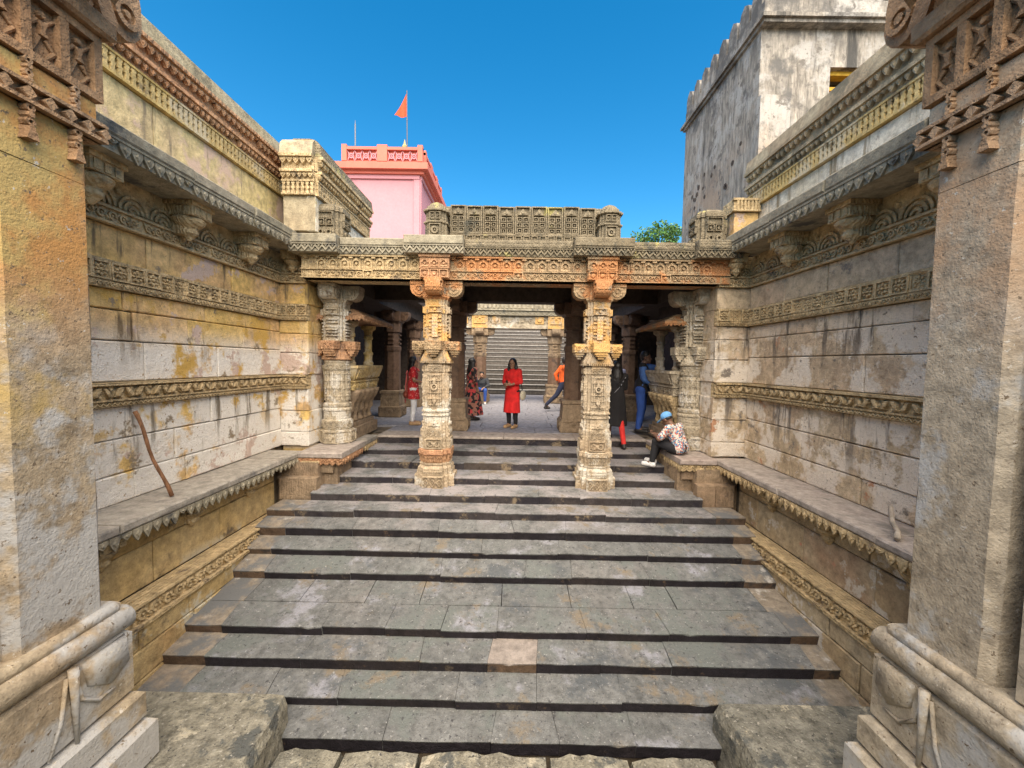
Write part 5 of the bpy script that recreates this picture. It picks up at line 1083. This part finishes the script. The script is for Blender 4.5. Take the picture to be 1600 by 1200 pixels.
def person(label, loc, head_deg, J, outfit, k=1.0, skin=None, group='visitors'):
    P = thing('person', label, 'person', group, loc); P.rotation_euler.z = rad(head_deg); P.scale = (k, k, k); skin = skin or SK
    V_ = Vector; mb = MB(); H = V_(J['head']); lk = V_(J['look']).normalized(); sd = lk.cross(V_((0, 0, 1))).normalized(); up = sd.cross(lk)
    rot = Matrix((sd, lk, up)).transposed(); hp = lambda a, b, c: H + rot @ V_((a, b, c))
    ell(mb, hp(0, -.005, .025), .076, .094, .098, rot); ell(mb, hp(0, .02, -.045), .058, .07, .075, rot); capsule(mb, hp(0, .088, .0), hp(0, .108, -.028), .011, .016, 8)
    for q in (-1, 1): ell(mb, hp(q * .078, -.005, -.01), .012, .02, .03, rot); ell(mb, hp(q * .03, .075, .028), .022, .016, .008, rot)
    ell(mb, hp(0, .078, -.062), .026, .016, .010, rot); ell(mb, hp(0, .07, -.098), .026, .022, .02, rot)
    capsule(mb, J['neck'], hp(0, -.015, -.06), .052, .050); capsule(mb, J['chest'], J['neck'], .11, .055, 12)
    ch, wa, pe = V_(J['chest']), V_(J['waist']), V_(J['pelvis'])
    for q in (-1, 1):
        o = V_((q * .065, 0, 0)); capsule(mb, ch + o, wa + o * .8, .092, .082, 12); capsule(mb, wa + o * .8, pe + o, .082, .095, 12)
    for i in (0, 1):
        capsule(mb, J['chest'], J['sh'][i], .085, .06, 10); capsule(mb, J['sh'][i], J['el'][i], .052, .040); capsule(mb, J['el'][i], J['wr'][i], .040, .026)
        d, n = J['hd'][i] or (V_(J['wr'][i]) - V_(J['el'][i]), V_((1 - 2 * i, 0, 0)) * 1.0 + V_((0, .2, 0)))
        hand(mb, J['wr'][i], d, n)
        capsule(mb, J['hip'][i], J['kn'][i], .085, .058, 12); capsule(mb, J['kn'][i], J['an'][i], .056, .034, 12); capsule(mb, J['an'][i], J['toe'][i], .036, .026, 10)
    fuse(mb, 'body', skin, P, .0085, 2)
    fc = MB()
    for q in (-1, 1): e_ = MB(); ell(e_, hp(q * .03, .086, .012), .013, .007, .007, rot, 8); e_.build('eye', EYE, P)
    ell(fc, hp(0, .088, -.062), .024, .010, .008, rot, 8); fc.build('lips', LIPS, P)
    def torso(mb, e=.014, low=True):
        for q in (-1, 1):
            o = V_((q * .068, 0, 0)); capsule(mb, ch + o, wa + o * .8, .098 + e, .086 + e, 12)
            if low: capsule(mb, wa + o * .8, pe + o, .088 + e, .10 + e, 12)
        capsule(mb, J['chest'], V_(J['neck']) - V_((0, 0, .03)), .115 + e, .06 + e, 12)
        for i in (0, 1): capsule(mb, J['chest'], J['sh'][i], .09 + e, .064 + e, 10)
    def sleeves(mb, frac, e=.012, full=False):
        for i in (0, 1):
            if full: capsule(mb, J['sh'][i], J['el'][i], .056 + e, .047 + e); capsule(mb, J['el'][i], V_(J['el'][i]).lerp(V_(J['wr'][i]), frac), .046 + e, .034 + e)
            else: capsule(mb, J['sh'][i], V_(J['sh'][i]).lerp(V_(J['el'][i]), frac), .056 + e, .052 + e)
    for g in outfit:
        t = g[0]; mb = MB()
        if t == 'top':
            _, name, mat, fr_, full = g; torso(mb); sleeves(mb, fr_, full=full); fuse(mb, name, mat, P, .013, 4)
        elif t == 'tunic':                                   # torso, sleeves and a flared skirt panel
            _, name, mat, fr_, full, hem, rx, ry = g; torso(mb); sleeves(mb, fr_, full=full)
            rs = []; n = 10
            for i in range(n + 1):
                z = wa.z + .04 + (hem - wa.z - .04) * i / n; tt = i / n; w = .155 + (rx - .155) * tt ** .8; d = .118 + (ry - .118) * tt ** .8
                mid = V_(J['hip'][0]).lerp(V_(J['hip'][1]), .5).lerp(V_(J['kn'][0]).lerp(V_(J['kn'][1]), .5), max(0, min(1, (pe.z - z) / max(.05, pe.z - .47))))
                rs.append([(mid.x + w * (1 + .05 * math.sin(6 * a + 2) * tt) * math.cos(a), mid.y + d * (1 + .09 * math.sin(7 * a) * tt) * math.sin(a), z) for a in [2 * math.pi * q / 28 for q in range(28)]])
            mb.loft(rs); fuse(mb, name, mat, P, .013, 3)
        elif t == 'legs':
            _, name, mat, e, end = g
            for i in (0, 1):
                capsule(mb, J['hip'][i], J['kn'][i], .092 + e, .064 + e, 12); capsule(mb, J['kn'][i], V_(J['kn'][i]).lerp(V_(J['an'][i]), end), .062 + e, .044 + e, 12)
                capsule(mb, J['pelvis'], J['hip'][i], .10 + e, .095 + e, 12)
            fuse(mb, name, mat, P, .013, 3)
        elif t == 'leg':
            _, name, mat, i = g; capsule(mb, J['kn'][i], V_(J['kn'][i]).lerp(V_(J['an'][i]), .95), .066, .05, 12); fuse(mb, name, mat, P, .012, 2)
        elif t == 'shoes':
            for i in (0, 1):
                mb = MB(); a, b = V_(J['an'][i]), V_(J['toe'][i]); dd = (b - a); dd.z = 0; dd = dd.normalized() if dd.length > .01 else V_((0, 1, 0)); base = min(a.z - .07, b.z - .03)
                capsule(mb, V_((a.x, a.y, base + .04)) - dd * .03, V_((b.x, b.y, base + .035)) + dd * .01, .046, .042, 10); capsule(mb, V_((a.x, a.y, base + .04)), a, .048, .045, 10)
                capsule(mb, V_((a.x, a.y, base + .018)) - dd * .04, V_((b.x, b.y, base + .018)) + dd * .02, .018, .018, 8); capsule(mb, V_((b.x, b.y, base + .018)) - dd * .04, V_((b.x, b.y, base + .018)) + dd * .02, .045, .036, 10, .4, (0, 0, 1))
                fuse(mb, 'shoe', g[1], P, .011, 2)
        elif t == 'long_hair':
            ln = g[1]; ell(mb, hp(0, -.028, .035), .096, .105, .112, rot)
            for i in range(9):
                a = math.pi * (.08 + .84 * i / 8) + math.pi; c0 = hp(.082 * math.cos(a), .085 * math.sin(a) + .005, 0); c1 = c0 + V_((0, 0, -ln * .5)) + rot @ V_((.03 * math.cos(a), .03 * math.sin(a), 0)); c2 = V_((0, 0, -ln * (.9 + .1 * math.sin(i * 2)))) + c0 + rot @ V_((.03 * math.cos(a) + .012 * math.sin(i * 5), -.01 + .03 * math.sin(a), 0))
                capsule(mb, c0, c1, .034, .038, 8); capsule(mb, c1, c2, .038, .02, 8)
                for q in range(4): ell(mb, c0.lerp(c2, .25 + .2 * q) + V_((R.uniform(-.02, .02), R.uniform(-.02, .02), 0)), .03, .03, .03)
            fuse(mb, 'hair', HAIR, P, .011, 1)
        elif t == 'short_hair':
            ell(mb, hp(0, -.018, .055), .084, .096, .086, rot); ell(mb, hp(0, -.05, .005), .074, .06, .07, rot)
            for i in range(14): a = R.uniform(0, 6.28); ell(mb, hp(.055 * math.cos(a), .055 * math.sin(a) - .01, .12), .025, .025, .02, rot, 8)
            fuse(mb, 'hair', HAIR, P, .010, 1)
        elif t == 'beard':
            ell(mb, hp(0, .052, -.085), .05, .04, .042, rot); fuse(mb, 'beard', HAIR, P, .010, 1)
        elif t == 'cap':
            ell(mb, hp(0, -.008, .062), .088, .104, .082, rot); capsule(mb, hp(0, .06, .052), hp(0, .165, .028), .06, .05, 12, .18, rot @ V_((0, 0, 1)))
            fuse(mb, 'cap', g[1], P, .010, 1); b = MB(); ell(b, hp(0, -.02, .01), .084, .085, .05, rot); fuse(b, 'hair', HAIR, P, .011, 1)
        elif t == 'bag':
            _, mat, c, rx, ry, rz, strap = g; ell(mb, c, rx, ry, rz); o = fuse(mb, 'bag', mat, P, .012, 2)
            if strap: b = MB(); b.tube(strap[0], .011, 6); b.build('strap', strap[1], o)
        elif t == 'scarf':
            _, mat, pts, w = g; v = [V_(p) for p in pts]
            for i in range(len(v) - 1): capsule(mb, v[i], v[i + 1], w, w, 10, .3)
            fuse(mb, 'scarf', mat, P, .012, 3)
        elif t == 'phone':
            mb.box(*g[1]); mb.build('phone', plain('black_phone', (.02, .02, .022), .3), P)
    return P
BLACKC = cloth('black_cotton', (.012, .011, .013)); JEANS = cloth('blue_denim', (.03, .085, .34)); NAVY = cloth('navy_trousers', (.02, .026, .06))
RED = cloth('bright_red_cotton', (.72, .02, .02)); REDP = cloth('red_printed_cotton', (.50, .02, .025), (.72, .25, .22), 45, .86, .88); PINKC = cloth('coral_chiffon', (.75, .17, .16)); WHITEC = cloth('white_cotton', (.72, .72, .74))
FLORAL = cloth('black_floral_print', (.014, .012, .014), (.55, .06, .06), 16, .70, .74, (.32, .14, .10)); PRINT = cloth('white_shirt_with_bright_print', (.66, .61, .54), (.50, .12, .07), 46, .62, .68, (.07, .20, .34))
TAN = plain('tan_leather', (.42, .26, .13), .6); WSHOE = plain('white_rubber', (.7, .7, .7), .6); DSHOE = plain('dark_leather', (.03, .026, .025), .5); CREAM = plain('cream_straw', (.66, .60, .46), .8, .15, 60, .4); BROWNL = plain('red_brown_leather', (.22, .05, .03), .5)
# heading: 0 faces away (+Y); 180 faces the camera; 90 faces -X
person('woman in a long bright red tunic with round cream bag on the landing', (-.03, 9.25, 0), 150, STAND(look=(-.25, 1, .02), el=[(-.23, .03, 1.08), (.225, .0, 1.07)], wr=[(-.10, .23, 1.02), (.06, .25, 1.0)], hd=[((.5, .6, .1), (1, 0, .2)), ((-.5, .6, .1), (-1, 0, .2))]),
    [('legs', 'trousers', BLACKC, .006, .93), ('tunic', 'tunic', RED, .55, True, .36, .22, .16), ('long_hair', .40), ('shoes', TAN), ('bag', CREAM, (-.27, -.02, .77), .05, .12, .125, ([(-.25, -.02, .88), (-.22, 0, 1.1), (-.17, .0, 1.37)], BLACKC)), ('phone', (-.05, .0, .3, .315, 1.0, 1.12))])
person('woman in a red printed top with coral scarf and white trousers behind the left column', (-2.40, 9.42, 0), -75, STAND(look=(.2, 1, 0), wr=[(-.16, .22, 1.0), (.14, .24, 1.02)], el=[(-.22, .02, 1.07), (.22, .02, 1.07)]),
    [('legs', 'trousers', WHITEC, .008, .88), ('tunic', 'tunic', REDP, .6, False, .62, .20, .15), ('long_hair', .24), ('shoes', TAN), ('scarf', PINKC, [(-.08, .12, 1.30), (-.15, .0, 1.38), (-.17, -.14, 1.25), (-.17, -.17, .95), (-.16, -.18, .55)], .055), ('bag', BROWNL, (.02, -.17, .72), .13, .06, .10, ([(.06, -.16, .8), (-.1, -.13, 1.1), (-.17, .0, 1.38)], BROWNL))])
person('woman in a long black floral dress half hidden by the left inner column', (-1.10, 10.39, 0), -60, STAND(), [('tunic', 'dress', FLORAL, .5, True, .14, .30, .27), ('long_hair', .34), ('shoes', DSHOE)])
b_ = MB(); b_.box(-1.42, -.98, 14.62, 15.0, .004, .42); tag(b_.build('seat_block', M['inner']), 'low stone block under the seated man at the far left column', 'stone block')
SEAT = dict(head=(0, .06, 1.02), neck=(0, .03, .90), chest=(0, .02, .76), waist=(0, 0, .60), pelvis=(0, 0, .52), sh=[(-.18, .03, .86), (.18, .03, .86)], hip=[(-.09, .02, .50), (.09, .02, .50)], kn=[(-.16, .42, .50), (.17, .42, .50)], an=[(-.15, .40, .085), (.15, .42, .085)], toe=[(-.17, .56, .03), (.17, .58, .03)])
person('man in a dark shirt and blue jeans seated by the far left column', (-1.2, 14.80, 0), 180, STAND(**SEAT, el=[(-.26, .18, .66), (.28, .12, .70)], wr=[(-.10, .34, .58), (.09, .16, .90)], hd=[((.4, .6, -.2), (0, 0, -1)), ((-.3, -.1, .6), (-1, .2, 0))]),
    [('legs', 'jeans', JEANS, .006, .9), ('top', 'shirt', cloth('dark_grey_shirt', (.03, .034, .042)), .75, True), ('short_hair',), ('beard',), ('shoes', WSHOE)], 1.02)
person('man in an orange shirt striding past the right inner column', (1.56, 12.75, 0), -80, STAND(head=(0, .08, 1.50), neck=(0, .05, 1.37), chest=(0, .04, 1.21), kn=[(-.09, .24, .50), (.09, -.20, .50)], an=[(-.09, .26, .085), (.09, -.52, .20)], toe=[(-.1, .41, .03), (.1, -.44, .10)], el=[(-.22, -.16, 1.10), (.22, .12, 1.08)], wr=[(-.2, -.1, .88), (.2, .26, .98)]),
    [('legs', 'trousers', NAVY, .008, .94), ('top', 'shirt', cloth('orange_shirt', (.80, .13, .02)), .75, True), ('short_hair',), ('shoes', DSHOE)], 1.06, SKD)
person('woman in black dress with red leggings and shoulder strap climbing onto the landing', (2.10, 8.10, .0), 4, STAND(kn=[(-.08, .14, .46), (.10, -.02, .40)], an=[(-.09, .12, .085), (.10, -.26, -.085)], toe=[(-.1, .27, .03), (.11, -.11, -.14)], el=[(-.21, .05, 1.07), (.2, .06, 1.07)], wr=[(-.12, .24, 1.0), (.1, .26, 1.04)]),
    [('legs', 'leggings', BLACKC, .004, .3), ('leg', 'legging', cloth('scarlet_legging', (.62, .03, .025)), 1), ('tunic', 'dress', BLACKC, .8, True, .27, .25, .19), ('long_hair', .38), ('shoes', DSHOE), ('scarf', cloth('grey_strap', (.2, .2, .22)), [(.14, -.13, 1.30), (.03, -.16, 1.12), (-.14, -.15, .93)], .014)], .97, SKD)
person('tall man in black vest with blue sleeves and jeans leaning on the right balcony', (2.92, 9.02, 0), -115, STAND(head=(-.02, .05, 1.50), chest=(0, .03, 1.2), sh=[(-.175, .03, 1.33), (.175, .02, 1.33)], el=[(-.12, .27, 1.30), (.22, .06, 1.07)], wr=[(-.02, .44, 1.20), (.14, .24, .96)], hip=[(-.1, -.02, .86), (.1, -.02, .86)], an=[(-.15, -.06, .075), (.14, -.04, .075)], toe=[(-.17, .1, .03), (.17, .12, .03)], kn=[(-.13, .0, .47), (.12, .0, .47)]),
    [('legs', 'jeans', JEANS, .012, .95), ('top', 'shirt', cloth('blue_sleeves', (.07, .16, .42)), .9, True), ('tunic', 'vest', BLACKC, .12, False, .78, .19, .15), ('short_hair',), ('shoes', DSHOE)], 1.12, SKD)
S2 = dict(head=(0, .26, .56), neck=(0, .17, .47), chest=(0, .10, .34), waist=(0, .02, .18), pelvis=(0, 0, .11), sh=[(-.18, .13, .43), (.18, .13, .43)], hip=[(-.09, .04, .10), (.09, .04, .10)], kn=[(-.10, .40, .16), (.10, .42, .15)], an=[(-.11, .46, -.225), (.10, .56, -.215)], toe=[(-.13, .60, -.27), (.12, .70, -.26)], look=(0, .85, -.5))
person('man in pale blue cap and colourful printed shirt seated on the right ledge', (2.86, 6.72, .01), 40, STAND(**S2, el=[(-.25, .26, .24), (.25, .26, .24)], wr=[(-.07, .44, .27), (.07, .46, .27)], hd=[((.4, .7, .1), (.3, 0, 1)), ((-.4, .7, .1), (-.3, 0, 1))]),
    [('legs', 'trousers', cloth('black_trousers', (.016, .016, .02)), .008, .9), ('top', 'shirt', PRINT, .8, False), ('cap', cloth('pale_blue_cap', (.15, .38, .72))), ('shoes', WSHOE), ('phone', (-.045, .045, .52, .60, .30, .312))], 1.0, SKD)
person('person in a light lilac shirt standing behind the right carved column', (2.62, 10.2, 0), 170, STAND(), [('legs', 'trousers', NAVY, .01, .95), ('top', 'shirt', cloth('lilac_shirt', (.42, .44, .66)), .5, True), ('short_hair',), ('shoes', DSHOE)], 1.02)
